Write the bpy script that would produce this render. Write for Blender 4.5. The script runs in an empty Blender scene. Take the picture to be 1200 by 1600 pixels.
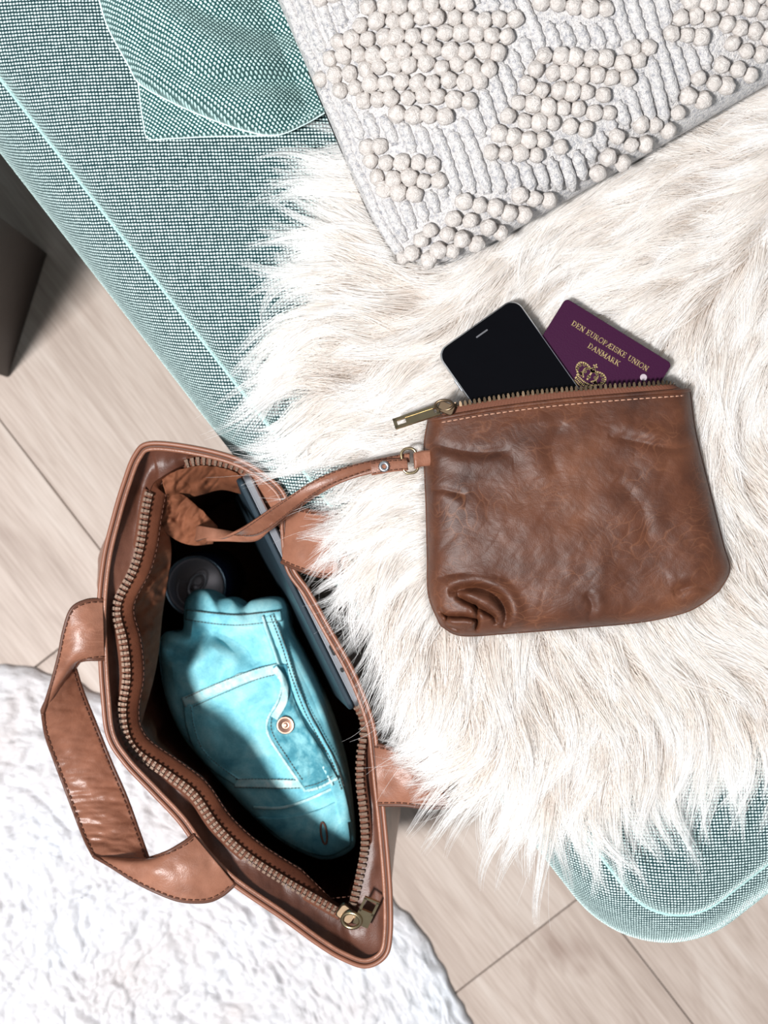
import bpy, bmesh, math, random
import numpy as np
from mathutils import Vector, Matrix
random.seed(7); RNG = np.random.default_rng(11)
SC = bpy.context.scene; COL = SC.collection

# ------------------------------------------------------------------ camera, world, lights, exposure
CAMZ, F = 1.5, 2100.0
cd = bpy.data.cameras.new('camera'); cam = bpy.data.objects.new('camera', cd); COL.objects.link(cam)
cam.location = (0, 0, CAMZ); cam.rotation_euler = (0, 0, 0)
cd.sensor_fit = 'VERTICAL'; cd.sensor_height = 36; cd.lens = F * 36 / 1600; cd.clip_start = .01
cd.dof.use_dof = True; cd.dof.focus_distance = 0.985; cd.dof.aperture_fstop = 8.0
SC.camera = cam
w = bpy.data.worlds.new('world'); SC.world = w; w.use_nodes = True
w.node_tree.nodes['Background'].inputs[0].default_value = (0.86, 0.93, 1.0, 1)
w.node_tree.nodes['Background'].inputs[1].default_value = 0.33
def area(name, loc, target, sx, sy, power, colr):
    d = bpy.data.lights.new(name, 'AREA'); d.shape = 'RECTANGLE'; d.size = sx; d.size_y = sy; d.energy = power; d.color = colr
    o = bpy.data.objects.new(name, d); COL.objects.link(o); o.location = loc
    o.rotation_euler = (Vector(target) - Vector(loc)).to_track_quat('-Z', 'Y').to_euler(); return o
area('window_light', (-1.22, -.80, 3.45), (0, -.05, .4), .38, .38, 190, (1.0, .99, .985))
SC.view_settings.view_transform = 'Standard'; SC.view_settings.look = 'None'
SC.view_settings.gamma = 1; SC.view_settings.use_curve_mapping = False; SC.view_settings.exposure = 0.0
SC.cycles.use_denoising = True; SC.cycles.max_bounces = 12; SC.cycles.diffuse_bounces = 8; SC.cycles.transmission_bounces = 8

# ------------------------------------------------------------------ helpers
def W(px, py, z):
    k = (CAMZ - z) / F
    return np.stack([(np.asarray(px, float) - 600) * k, -(np.asarray(py, float) - 800) * k, np.zeros_like(np.asarray(px, float)) + z], -1)
def toPX(p):
    k = F / (CAMZ - p[..., 2]); return np.stack([p[..., 0] * k + 600, -p[..., 1] * k + 800], -1)
def _h(ix, iy, s):
    n = (ix.astype(np.int64) * 374761393 + iy.astype(np.int64) * 668265263 + s * 1442695041) & 0xffffffff
    n = ((n ^ (n >> 13)) * 1274126177) & 0xffffffff
    return ((n ^ (n >> 16)) & 0xffff) / 65535.0
def vn(x, y, s=0):
    x, y = np.broadcast_arrays(np.asarray(x, float), np.asarray(y, float))
    ix, iy = np.floor(x), np.floor(y); fx, fy = x - ix, y - iy
    fx = fx * fx * (3 - 2 * fx); fy = fy * fy * (3 - 2 * fy)
    a = _h(ix, iy, s); b = _h(ix + 1, iy, s); c = _h(ix, iy + 1, s); d = _h(ix + 1, iy + 1, s)
    return (a + (b - a) * fx) * (1 - fy) + (c + (d - c) * fx) * fy - .5
def fbm(x, y, s=0, o=4):
    r = 0; a = 1
    for k in range(o): r = r + a * vn(x * 2 ** k, y * 2 ** k, s + k * 7); a *= .5
    return r
def inpoly(x, y, poly):
    x = np.asarray(x, float); y = np.asarray(y, float); c = np.zeros(x.shape, bool); n = len(poly); j = n - 1
    for i in range(n):
        xi, yi = poly[i]; xj, yj = poly[j]
        if yi != yj: c ^= ((yi > y) != (yj > y)) & (x < (xj - xi) * (y - yi) / (yj - yi) + xi)
        j = i
    return c
def spline(pts, n, closed=False):
    P = np.array(pts, float)
    if closed: P = np.vstack([P[-1:], P, P[:2]])
    else: P = np.vstack([2 * P[0] - P[1], P, 2 * P[-1] - P[-2]])
    m = len(P) - 3; out = []; per = 24
    for i in range(m):
        t = np.linspace(0, 1, per, endpoint=False)[:, None]; a, b, c, d = P[i:i + 4]
        out.append(.5 * ((2 * b) + (c - a) * t + (2 * a - 5 * b + 4 * c - d) * t ** 2 + (3 * b - a - 3 * c + d) * t ** 3))
    out = np.vstack(out + [P[-2][None]])
    L = np.r_[0, np.cumsum(np.linalg.norm(np.diff(out, axis=0), axis=1))]
    q = np.linspace(0, L[-1], n, endpoint=not closed)
    return np.stack([np.interp(q, L, out[:, k]) for k in range(out.shape[1])], -1)
def resamp(P, n):
    P = np.array(P, float); L = np.r_[0, np.cumsum(np.linalg.norm(np.diff(P, axis=0), axis=1))]
    q = np.linspace(0, L[-1], n); return np.stack([np.interp(q, L, P[:, k]) for k in range(P.shape[1])], -1)
def link(name, me, mat, parent=None, smooth=True):
    o = bpy.data.objects.new(name, me); COL.objects.link(o)
    if mat is not None and not me.materials: me.materials.append(mat)
    if smooth and hasattr(me, 'polygons') and len(me.polygons): me.polygons.foreach_set('use_smooth', np.ones(len(me.polygons), bool))
    if parent: o.parent = parent
    return o
def mesh(name, V, Fc, mat, parent=None, smooth=True, uv=None):
    me = bpy.data.meshes.new(name); me.from_pydata(np.asarray(V, float).reshape(-1, 3).tolist(), [], [list(map(int, f)) for f in Fc])
    if uv is not None:
        l = me.uv_layers.new(name='UVMap'); vi = np.zeros(len(me.loops), np.int32); me.loops.foreach_get('vertex_index', vi)
        l.data.foreach_set('uv', np.asarray(uv, float)[vi].ravel())
    me.update(); return link(name, me, mat, parent, smooth)
def gridfaces(nu, nv, cu=False, cv=False, off=0, flip=False):
    U = nu if cu else nu - 1; Vv = nv if cv else nv - 1
    i, j = np.meshgrid(np.arange(U), np.arange(Vv), indexing='ij'); i = i.ravel(); j = j.ravel(); i2 = (i + 1) % nu; j2 = (j + 1) % nv
    f = np.stack([i * nv + j, i2 * nv + j, i2 * nv + j2, i * nv + j2], -1) + off
    return f[:, ::-1] if flip else f
def grid(name, P, mat, parent=None, cu=False, cv=False, uv=None, thick=0, flip=False, offset=-1):
    nu, nv = P.shape[:2]
    o = mesh(name, P, gridfaces(nu, nv, cu, cv, 0, flip), mat, parent, True, None if uv is None else uv.reshape(-1, 2))
    if thick:
        m = o.modifiers.new('s', 'SOLIDIFY'); m.thickness = thick; m.offset = offset
    return o
def tube_vf(P, r, seg=8, closed=False, off=0, caps=True):
    P = np.asarray(P, float); n = len(P)
    T = (np.roll(P, -1, 0) - np.roll(P, 1, 0)) if closed else np.gradient(P, axis=0)
    T /= np.linalg.norm(T, axis=1)[:, None] + 1e-12
    up = np.array([0, 0, 1.]); A = np.cross(T, up); bad = np.linalg.norm(A, axis=1) < 1e-3
    A[bad] = np.cross(T[bad], [1., 0, 0]); A /= np.linalg.norm(A, axis=1)[:, None]; B = np.cross(A, T)
    a = np.linspace(0, 2 * np.pi, seg, endpoint=False); r = np.broadcast_to(np.asarray(r, float), (n,))
    V = P[:, None] + r[:, None, None] * (np.cos(a)[None, :, None] * A[:, None] + np.sin(a)[None, :, None] * B[:, None])
    Fc = gridfaces(n, seg, closed, True, off).tolist()
    if caps and not closed: Fc += [[off + k for k in range(seg)], [off + (n - 1) * seg + k for k in range(seg)][::-1]]
    return V.reshape(-1, 3), Fc
def tube(name, P, r, mat, parent=None, seg=8, closed=False):
    V, Fc = tube_vf(P, r, seg, closed); return mesh(name, V, Fc, mat, parent)
def join_parts(name, parts, mat, parent=None, smooth=True):
    V = []; Fc = []; n = 0
    for v, f in parts:
        V.append(v); Fc += [[int(q) + n for q in k] for k in f]; n += len(v)
    return mesh(name, np.vstack(V), Fc, mat, parent, smooth)
def box_vf(c, ax, ay, az):
    c = np.array(c, float); s = [(-1, -1, -1), (1, -1, -1), (1, 1, -1), (-1, 1, -1), (-1, -1, 1), (1, -1, 1), (1, 1, 1), (-1, 1, 1)]
    V = np.array([c + a * np.array(ax) + b * np.array(ay) + d * np.array(az) for a, b, d in s])
    return V, [[0, 3, 2, 1], [4, 5, 6, 7], [0, 1, 5, 4], [1, 2, 6, 5], [2, 3, 7, 6], [3, 0, 4, 7]]
def dashes(P, dash=.0032, gap=.0012, r=.00035, seg=5):
    P = np.asarray(P, float); L = np.r_[0, np.cumsum(np.linalg.norm(np.diff(P, axis=0), axis=1))]; out = []; q = 0
    while q + dash < L[-1]:
        s = np.linspace(q, q + dash, 3); pts = np.stack([np.interp(s, L, P[:, k]) for k in range(3)], -1); pts[1, 2] += r * .5
        out.append(tube_vf(pts, r, seg)); q += dash + gap
    return out
def thing(name, label, cat, loc=(0, 0, 0), group=None):
    o = bpy.data.objects.new(name, None); COL.objects.link(o); o.location = loc; o.empty_display_size = .05
    o['label'] = label; o['category'] = cat
    if group: o['group'] = group
    return o
def rrect(hx, hy, r, n=8):
    out = []
    for cx, cy, a0 in ((hx - r, hy - r, 0), (-hx + r, hy - r, 90), (-hx + r, -hy + r, 180), (hx - r, -hy + r, 270)):
        for k in range(n + 1):
            a = math.radians(a0 + 90 * k / n); out.append((cx + r * math.cos(a), cy + r * math.sin(a)))
    return np.array(out)
def slab(name, outline, z0, z1, mat, parent, bev=.0006, M=None):
    """prism from a 2D outline with softened edges; M maps local (x,y,z) to world"""
    o = np.asarray(outline, float); c = o.mean(0); n = len(o); rings = []
    d = o - c; L = np.linalg.norm(d, axis=1)[:, None]; ins = o - d / L * bev
    for q, z in ((ins, z0), (o, z0 + bev), (o, z1 - bev), (ins, z1)): rings.append(np.c_[q, np.full(n, z)])
    V = np.vstack(rings); Fc = []
    for k in range(3):
        for i in range(n): j = (i + 1) % n; Fc.append([k * n + i, k * n + j, (k + 1) * n + j, (k + 1) * n + i])
    Fc += [list(range(n))[::-1], list(range(3 * n, 4 * n))]
    if M is not None: V = V @ M[:3, :3].T + M[:3, 3]
    ob = mesh(name, V, Fc, mat, parent, False); return ob

# ------------------------------------------------------------------ materials
def newmat(name):
    m = bpy.data.materials.new(name); m.use_nodes = True; nt = m.node_tree; return m, nt, nt.nodes['Principled BSDF']
def nd(nt, t, **k):
    n = nt.nodes.new(t)
    for a, b in k.items():
        if hasattr(n, a): setattr(n, a, b)
        else: n.inputs[a].default_value = b
    return n
def lk(nt, a, b): nt.links.new(a, b)
def ramp(nt, src, stops):
    r = nt.nodes.new('ShaderNodeValToRGB'); e = r.color_ramp.elements
    while len(e) < len(stops): e.new(.5)
    for q, (p, c) in zip(e, stops): q.position = p; q.color = (*c, 1) if len(c) == 3 else c
    lk(nt, src, r.inputs[0]); return r.outputs[0]
def math_(nt, op, a, b=None, c=None):
    n = nt.nodes.new('ShaderNodeMath'); n.operation = op
    for k, v in enumerate((a, b, c)):
        if v is None: continue
        if isinstance(v, (int, float)): n.inputs[k].default_value = v
        else: lk(nt, v, n.inputs[k])
    return n.outputs[0]
def noise(nt, vec, scale, detail=4, rough=.55, dist=0):
    n = nd(nt, 'ShaderNodeTexNoise'); n.inputs['Scale'].default_value = scale; n.inputs['Detail'].default_value = detail
    n.inputs['Roughness'].default_value = rough; n.inputs['Distortion'].default_value = dist
    if vec is not None: lk(nt, vec, n.inputs['Vector'])
    return n.outputs['Fac']
def bump(nt, b, h, strength, dist, prev=None):
    n = nt.nodes.new('ShaderNodeBump'); n.inputs['Strength'].default_value = strength; n.inputs['Distance'].default_value = dist
    lk(nt, h, n.inputs['Height'])
    if prev is not None: lk(nt, prev, n.inputs['Normal'])
    if b is not None: lk(nt, n.outputs[0], b.inputs['Normal'])
    return n.outputs[0]
def coords(nt, scale=(1, 1, 1), rot=0, kind='Object'):
    tc = nt.nodes.new('ShaderNodeTexCoord'); mp = nt.nodes.new('ShaderNodeMapping'); mp.inputs['Scale'].default_value = scale
    mp.inputs['Rotation'].default_value = (0, 0, rot); lk(nt, tc.outputs[kind], mp.inputs[0]); return mp.outputs[0]
def plain(name, c, rough=.5, metal=0, spec=.5, bumps=None, coat=0):
    m, nt, b = newmat(name); b.inputs['Base Color'].default_value = (*c, 1); b.inputs['Roughness'].default_value = rough
    b.inputs['Metallic'].default_value = metal; b.inputs['Specular IOR Level'].default_value = spec; b.inputs['Coat Weight'].default_value = coat
    v = coords(nt)
    f = noise(nt, v, 60 if bumps is None else bumps[0], 3)
    mix = nd(nt, 'ShaderNodeMix', data_type='RGBA'); lk(nt, f, mix.inputs[0])
    mix.inputs[6].default_value = (*[q * .85 for q in c], 1); mix.inputs[7].default_value = (*[min(1, q * 1.12) for q in c], 1)
    lk(nt, mix.outputs[2], b.inputs['Base Color'])
    if bumps: bump(nt, b, f, bumps[1], bumps[2])
    return m
def leather(name, dark, mid, light, rough=.42, fine=1.0, big=9):
    m, nt, b = newmat(name); v = coords(nt)
    n1 = noise(nt, v, big, 6, .62, .6)
    col = ramp(nt, n1, [(.28, dark), (.48, mid), (.72, light)])
    n2 = noise(nt, v, big * 7, 5, .6)
    mx = nd(nt, 'ShaderNodeMix', data_type='RGBA', blend_type='MULTIPLY'); mx.inputs[0].default_value = .55
    lk(nt, col, mx.inputs[6]); lk(nt, ramp(nt, n2, [(.3, (.62, .58, .56)), (.62, (1.15, 1.15, 1.15))]), mx.inputs[7])
    # pale scuffed hairline creases
    vd = nd(nt, 'ShaderNodeMixRGB'); vd.inputs[0].default_value = .06; nn = nd(nt, 'ShaderNodeTexNoise', Scale=22.0); lk(nt, v, nn.inputs['Vector'])
    lk(nt, v, vd.inputs[1]); lk(nt, nn.outputs['Color'], vd.inputs[2])
    mp = nd(nt, 'ShaderNodeMapping'); mp.inputs['Rotation'].default_value = (0, 0, .7); mp.inputs['Scale'].default_value = (70, 170, 70); lk(nt, vd.outputs[0], mp.inputs[0])
    vo = nd(nt, 'ShaderNodeTexVoronoi', feature='DISTANCE_TO_EDGE'); vo.inputs['Scale'].default_value = 1.0; lk(nt, mp.outputs[0], vo.inputs['Vector'])
    cr = ramp(nt, vo.outputs['Distance'], [(0, (1, 1, 1)), (.07, (0, 0, 0))])
    patch = ramp(nt, noise(nt, v, 24, 3), [(.45, (0, 0, 0)), (.7, (1, 1, 1))])
    k = math_(nt, 'MULTIPLY', cr, patch); k = math_(nt, 'MULTIPLY', k, .38 * fine)
    mx2 = nd(nt, 'ShaderNodeMix', data_type='RGBA'); lk(nt, k, mx2.inputs[0]); lk(nt, mx.outputs[2], mx2.inputs[6])
    mx2.inputs[7].default_value = (min(1, light[0] * 1.7), light[1] * 1.9, light[2] * 2.0, 1)
    lk(nt, mx2.outputs[2], b.inputs['Base Color'])
    b.inputs['Roughness'].default_value = rough; b.inputs['Specular IOR Level'].default_value = .45
    b1 = bump(nt, None, math_(nt, 'MULTIPLY', vo.outputs['Distance'], 1.0), .2 * fine, .0012)
    b2 = bump(nt, None, noise(nt, v, 900, 3), .35, .0005, b1)
    bump(nt, b, noise(nt, v, 55, 5, .6, 1.2), .16, .0018, b2)
    return m
def weave(name, light, dark, period, rot=0):
    m, nt, b = newmat(name); tc = nt.nodes.new('ShaderNodeUVMap'); tc.uv_map = 'UVMap'
    mp = nd(nt, 'ShaderNodeMapping'); s = 1 / period; mp.inputs['Scale'].default_value = (s, s, 1); mp.inputs['Rotation'].default_value = (0, 0, rot); lk(nt, tc.outputs[0], mp.inputs[0])
    nz = nd(nt, 'ShaderNodeTexNoise', Scale=.55, Detail=2.0); lk(nt, mp.outputs[0], nz.inputs['Vector'])
    ad = nd(nt, 'ShaderNodeVectorMath', operation='MULTIPLY_ADD'); lk(nt, nz.outputs['Color'], ad.inputs[0]); ad.inputs[1].default_value = (.35, .35, 0); lk(nt, mp.outputs[0], ad.inputs[2])
    sp = nd(nt, 'ShaderNodeSeparateXYZ'); lk(nt, ad.outputs[0], sp.inputs[0])
    x = math_(nt, 'ADD', sp.outputs[0], math_(nt, 'MULTIPLY', math_(nt, 'FLOOR', sp.outputs[1]), .14)); y = sp.outputs[1]
    fx = math_(nt, 'ABSOLUTE', math_(nt, 'SUBTRACT', math_(nt, 'FRACT', x), .5)); fy = math_(nt, 'ABSOLUTE', math_(nt, 'SUBTRACT', math_(nt, 'FRACT', y), .5))
    d = math_(nt, 'SQRT', math_(nt, 'ADD', math_(nt, 'POWER', fx, 2), math_(nt, 'MULTIPLY', math_(nt, 'POWER', fy, 2), 1.5)))
    lw = noise(nt, coords(nt), 260, 2)
    d = math_(nt, 'ADD', d, math_(nt, 'MULTIPLY', math_(nt, 'SUBTRACT', lw, .5), .25))
    col = ramp(nt, d, [(.25, light), (.45, dark)])
    lk(nt, col, b.inputs['Base Color']); b.inputs['Roughness'].default_value = .85; b.inputs['Specular IOR Level'].default_value = .1
    b.inputs['Sheen Weight'].default_value = 1.0; b.inputs['Sheen Roughness'].default_value = .33; b.inputs['Sheen Tint'].default_value = (.75, .98, .95, 1)
    bump(nt, b, math_(nt, 'SUBTRACT', .6, d), .9, .0012)
    return m
M = {}
M['weave'] = weave('mint_weave', (.68, .85, .84), (.010, .038, .043), .00262)
M['weave_c'] = weave('mint_weave_cushion', (.66, .90, .87), (.018, .075, .075), .0026, .62)
M['pouch'] = leather('pouch_leather', (.042, .012, .005), (.092, .029, .012), (.155, .056, .025), .52, 1.0, 9)
M['tote'] = leather('tote_leather', (.15, .056, .031), (.25, .104, .062), (.32, .145, .092), .36, .45, 8)
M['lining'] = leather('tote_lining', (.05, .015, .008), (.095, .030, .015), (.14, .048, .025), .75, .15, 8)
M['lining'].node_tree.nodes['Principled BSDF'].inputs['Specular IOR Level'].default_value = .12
M['edge'] = plain('leather_edge', (.10, .035, .018), .5)
M['piping'] = plain('leather_piping', (.24, .095, .055), .4)
M['thread'] = plain('brown_thread', (.09, .03, .015), .7)
M['thread_l'] = plain('tan_thread', (.45, .24, .16), .7)
M['facing'] = leather('tote_facing', (.05, .017, .010), (.095, .034, .020), (.14, .054, .032), .42, .4, 8)
M['tape'] = plain('zip_tape', (.13, .042, .020), .8, bumps=(700, .6, .0006))
M['brass'] = plain('aged_brass', (.42, .33, .20), .32, 1, bumps=(200, .15, .0004))
M['dbrass'] = plain('dark_brass', (.20, .14, .09), .38, 1)
M['tooth'] = plain('zip_teeth_metal', (.10, .066, .048), .5, .8)
M['black'] = plain('dark_recess', (.004, .004, .005), .6)
M['steel'] = plain('silver_metal', (.55, .57, .60), .3, 1)

# ------------------------------------------------------------------ floor and rug
D2 = np.array([.61, -.79]); D2 /= np.linalg.norm(D2); M2 = np.array([-D2[1], D2[0]])   # along the sofa front, into the sofa
def wood():
    m, nt, b = newmat('oak_laminate'); oi = nd(nt, 'ShaderNodeObjectInfo'); tc = nt.nodes.new('ShaderNodeTexCoord')
    off = nd(nt, 'ShaderNodeVectorMath', operation='MULTIPLY_ADD'); cx = nd(nt, 'ShaderNodeCombineXYZ'); lk(nt, oi.outputs['Random'], cx.inputs[0]); lk(nt, oi.outputs['Random'], cx.inputs[1])
    lk(nt, cx.outputs[0], off.inputs[0]); off.inputs[1].default_value = (7, 13, 0); lk(nt, tc.outputs['Object'], off.inputs[2])
    def mp(sx, sy):
        q = nd(nt, 'ShaderNodeMapping'); q.inputs['Scale'].default_value = (sx, sy, 1); lk(nt, off.outputs[0], q.inputs[0]); return q.outputs[0]
    n1 = noise(nt, mp(2.2, 22), 1, 5, .6, .9); n2 = noise(nt, mp(14, 330), 1, 4, .6, .2); n3 = noise(nt, mp(3.5, 9), 1, 3, .5, 1.5)
    c1 = ramp(nt, n1, [(.25, (.32, .25, .21)), (.5, (.46, .38, .33)), (.75, (.54, .47, .42))])
    mx = nd(nt, 'ShaderNodeMix', data_type='RGBA', blend_type='MULTIPLY'); mx.inputs[0].default_value = .6; lk(nt, c1, mx.inputs[6])
    lk(nt, ramp(nt, n2, [(.35, (.78, .74, .71)), (.6, (1.05, 1.05, 1.05))]), mx.inputs[7])
    mx2 = nd(nt, 'ShaderNodeMix', data_type='RGBA', blend_type='MULTIPLY'); mx2.inputs[0].default_value = .8; lk(nt, mx.outputs[2], mx2.inputs[6])
    lk(nt, ramp(nt, n3, [(.24, (.62, .55, .52)), (.40, (1, 1, 1))]), mx2.inputs[7])
    lk(nt, mx2.outputs[2], b.inputs['Base Color']); b.inputs['Roughness'].default_value = .5; b.inputs['Specular IOR Level'].default_value = .3
    bump(nt, b, n2, .15, .0006); return m
M['wood'] = wood()
rot = math.atan2(D2[1], D2[0])
sub = mesh('floor', [(-3, -3, -.02), (3, -3, -.02), (3, 3, -.02), (-3, 3, -.02), (-3, -3, -.012), (3, -3, -.012), (3, 3, -.012), (-3, 3, -.012)],
           [[0, 3, 2, 1], [4, 5, 6, 7], [0, 1, 5, 4], [1, 2, 6, 5], [2, 3, 7, 6], [3, 0, 4, 7]], plain('subfloor', (.03, .025, .02), .8), None, False)
sub['kind'] = 'structure'
PL = 1.29
bm = bmesh.new(); bmesh.ops.create_cube(bm, size=1); bmesh.ops.scale(bm, vec=(PL - .0012, .2 - .0010, .012), verts=bm.verts)
bmesh.ops.bevel(bm, geom=list(bm.edges), offset=.0008, segments=1, affect='EDGES'); plank_me = bpy.data.meshes.new('plank'); bm.to_mesh(plank_me); bm.free(); plank_me.materials.append(M['wood'])
for r in range(-6, 6):
    mc = -.1764 + r * .2
    s0 = {0: .474, -1: -.101, 1: .95}.get(r, .33 * r)
    for k in range(-2, 2):
        sc_ = s0 + (k + .5) * PL; p = D2 * sc_ + M2 * mc
        o = bpy.data.objects.new('plank', plank_me); COL.objects.link(o); o.location = (p[0], p[1], -.006); o.rotation_euler = (0, 0, rot); o.parent = sub

def rug():
    m, nt, b = newmat('shaggy_white'); v = coords(nt)
    n1 = noise(nt, v, 7, 4, .6); n2 = noise(nt, v, 90, 5, .7, 1.0)
    c = ramp(nt, n1, [(.3, (.66, .61, .60)), (.5, (.72, .71, .73)), (.7, (.74, .76, .80))]); lk(nt, c, b.inputs['Base Color'])
    b.inputs['Roughness'].default_value = .95; b.inputs['Specular IOR Level'].default_value = .05; b.inputs['Sheen Weight'].default_value = .3
    b1 = bump(nt, None, n2, .5, .0025); bump(nt, b, noise(nt, v, 420, 4, .7, .6), .8, .0018, b1)
    out = [(-260, 1090), (-120, 1050), (0, 1040), (80, 1052), (180, 1092), (330, 1180), (480, 1280), (615, 1405), (680, 1490), (735, 1600), (800, 1800), (780, 2000), (600, 2250), (200, 2350), (-200, 2250), (-450, 1950), (-480, 1500), (-400, 1200)]
    O = spline(out, 700, True); c0 = np.array([150., 1700.]); R = np.r_[np.linspace(0, .55, 120, endpoint=False), np.linspace(.55, 1, 240)]
    P = c0 + (O[None] - c0) * R[:, None, None]; X = (P[..., 0] - 600) / 1400; Y = -(P[..., 1] - 800) / 1400
    h = .019 * (1 - R ** 30)[:, None] ** .5
    cre = np.abs(fbm(X * 28 + 3 * fbm(X * 9, Y * 9, 5), Y * 28 + 3 * fbm(X * 9, Y * 9, 9), 3, 3)); cre2 = np.abs(fbm(X * 75, Y * 75, 33, 3))
    z = h * (.74 + .40 * np.minimum(cre * 3.0, 1) + .20 * np.minimum(cre2 * 3, 1)) + .002 * fbm(X * 200, Y * 200, 4, 2) * (R < .995)[:, None]
    ed = (R[:, None] ** 20) * .006 * fbm(X * 40, Y * 40, 71, 2); X = X + ed; Y = Y + ed
    V = np.stack([X, Y, z + .001], -1)
    o = grid('rug', V, m, None, False, True); o['label'] = 'white shaggy round rug on the wooden floor under the tote bag'; o['category'] = 'rug'
    return o
rug()

# ------------------------------------------------------------------ coffee table leg block at the left edge
def table():
    m = plain('dark_wood', (.022, .012, .009), .5, bumps=(40, .2, .002))
    t = thing('side_table', 'dark brown wooden table block standing on the floor, far left beyond the sofa', 'table', (-.419, .15, 0))
    e1 = np.array([-.95, .30]); e2 = np.array([.30, .95]); e1 /= np.linalg.norm(e1); e2 = np.array([-e1[1], e1[0]]) * -1
    if e2[1] < 0: e2 = -e2
    q = np.array([0, 0]); a, bq = .40, .145
    pts = np.array([q, q + e1 * a, q + e1 * a + e2 * bq, q + e2 * bq])
    Mt = np.eye(4); Mt[:3, 3] = (-.419, .15, 0)
    slab('leg_block', pts, 0, .40, m, t, .003, Mt)
    slab('table_top', (pts - pts.mean(0)) * 1.0 + pts.mean(0) + e1 * .03, .4005, .43, m, t, .003, Mt)
table()

# ------------------------------------------------------------------ sofa
FL = True
def sofa():
    t = thing('sofa', 'pale mint woven fabric sofa seat running diagonally across the photo, under the sheepskin', 'sofa', (.6, .3, 0))
    def loop(smin, smax, tmin, tmax, r):
        hx, hy = (smax - smin) / 2, (tmax - tmin) / 2; c = ((smax + smin) / 2, (tmin + tmax) / 2)
        pts = []; nr = []
        for cx, cy, a0 in ((hx - r, hy - r, 0), (-hx + r, hy - r, 90), (-hx + r, -hy + r, 180), (hx - r, -hy + r, 270)):
            for k in range(25):
                a = math.radians(a0 + 90 * k / 24); pts.append((c[0] + cx + r * math.cos(a), c[1] + cy + r * math.sin(a))); nr.append((math.cos(a), math.sin(a)))
        return np.array(pts), np.array(nr)
    pts, nr = loop(-1.25, .407, -.0300, .85, .052)
    # densify the straight sides
    P = []; N = []
    for i in range(len(pts)):
        j = (i + 1) % len(pts); L = np.linalg.norm(pts[j] - pts[i]); n = max(1, int(L / .02))
        for k in range(n): f = k / n; P.append(pts[i] * (1 - f) + pts[j] * f); q = nr[i] * (1 - f) + nr[j] * f; N.append(q / np.linalg.norm(q))
    P = np.array(P); N = np.array(N)
    wp = P @ np.array([D2, M2]); wn = N @ np.array([D2, M2])
    def sweep(name, prof, mat, fill=False):
        prof = np.array(prof); pr = spline(prof, 48); A = np.r_[0, np.cumsum(np.linalg.norm(np.diff(pr, axis=0), axis=1))]; A = A - A[-1 if fill else 0]
        Lc = P[None] + N[None] * pr[:, None, :1]; o_ = pr[:, :1]
        Lc[..., 0] = np.where(o_ < 0, np.clip(Lc[..., 0], -1.25 - o_, .407 + o_), Lc[..., 0]); Lc[..., 1] = np.where(o_ < 0, np.clip(Lc[..., 1], -.030 - o_, .85 + o_), Lc[..., 1])
        XY = Lc @ np.array([D2, M2])
        V = np.concatenate([XY, np.broadcast_to(pr[:, None, 1:], (len(pr), len(wp), 1))], -1)
        wob = .0035 * fbm(V[..., 0] * 9, V[..., 1] * 9, 3, 2)
        V[..., 2] += wob * np.clip(pr[:, 1:2] * 10 - 3.6, 0, 1) * np.clip((pr[:, :1] + .15) * 10, 0, 1)
        ex = (A - A[0]) - (pr[:, 0] - pr[0, 0]) + (0 if fill else .02); uv = XY + wn[None] * ex[:, None, None]
        nu, nv = V.shape[:2]; Fc = gridfaces(nu, nv, False, True, 0, True).tolist()
        if fill: Fc.append(list(range(nv))[::-1] if FL else list(range(nv)))
        return mesh(name, V, Fc, mat, t, True, uv.reshape(-1, 2))
    sweep('seat_cushion', [(-.150, .4655), (-.12, .4650), (-.09, .4638), (-.065, .4618), (-.045, .4588), (-.028, .4550), (-.016, .4508), (-.007, .446), (-.002, .439), (.000, .433), (-.004, .429)], M['weave'], True)
    sweep('seat_base', [(-.006, .428), (.002, .4285), (.012, .424), (.024, .413), (.034, .396), (.040, .375), (.042, .35), (.042, .30), (.040, .2), (.036, .1), (.030, .05), (.0, .045)], M['weave'])
    z = np.full(len(wp), .4325)
    tube('piping', np.c_[wp + wn * .0010, z - .001], .0013, plain('mint_piping', (.40, .62, .60), .9), t, 6, True)
    for s, tt in ((.33, .06), (.33, .72), (-1.15, .06), (-1.15, .72)):
        c = D2 * s + M2 * tt; V, Fc = tube_vf(np.array([(*c, 0), (*c, .06)]), .022, 16); mesh('leg', V, Fc, M['black'], t)
sofa()

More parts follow.
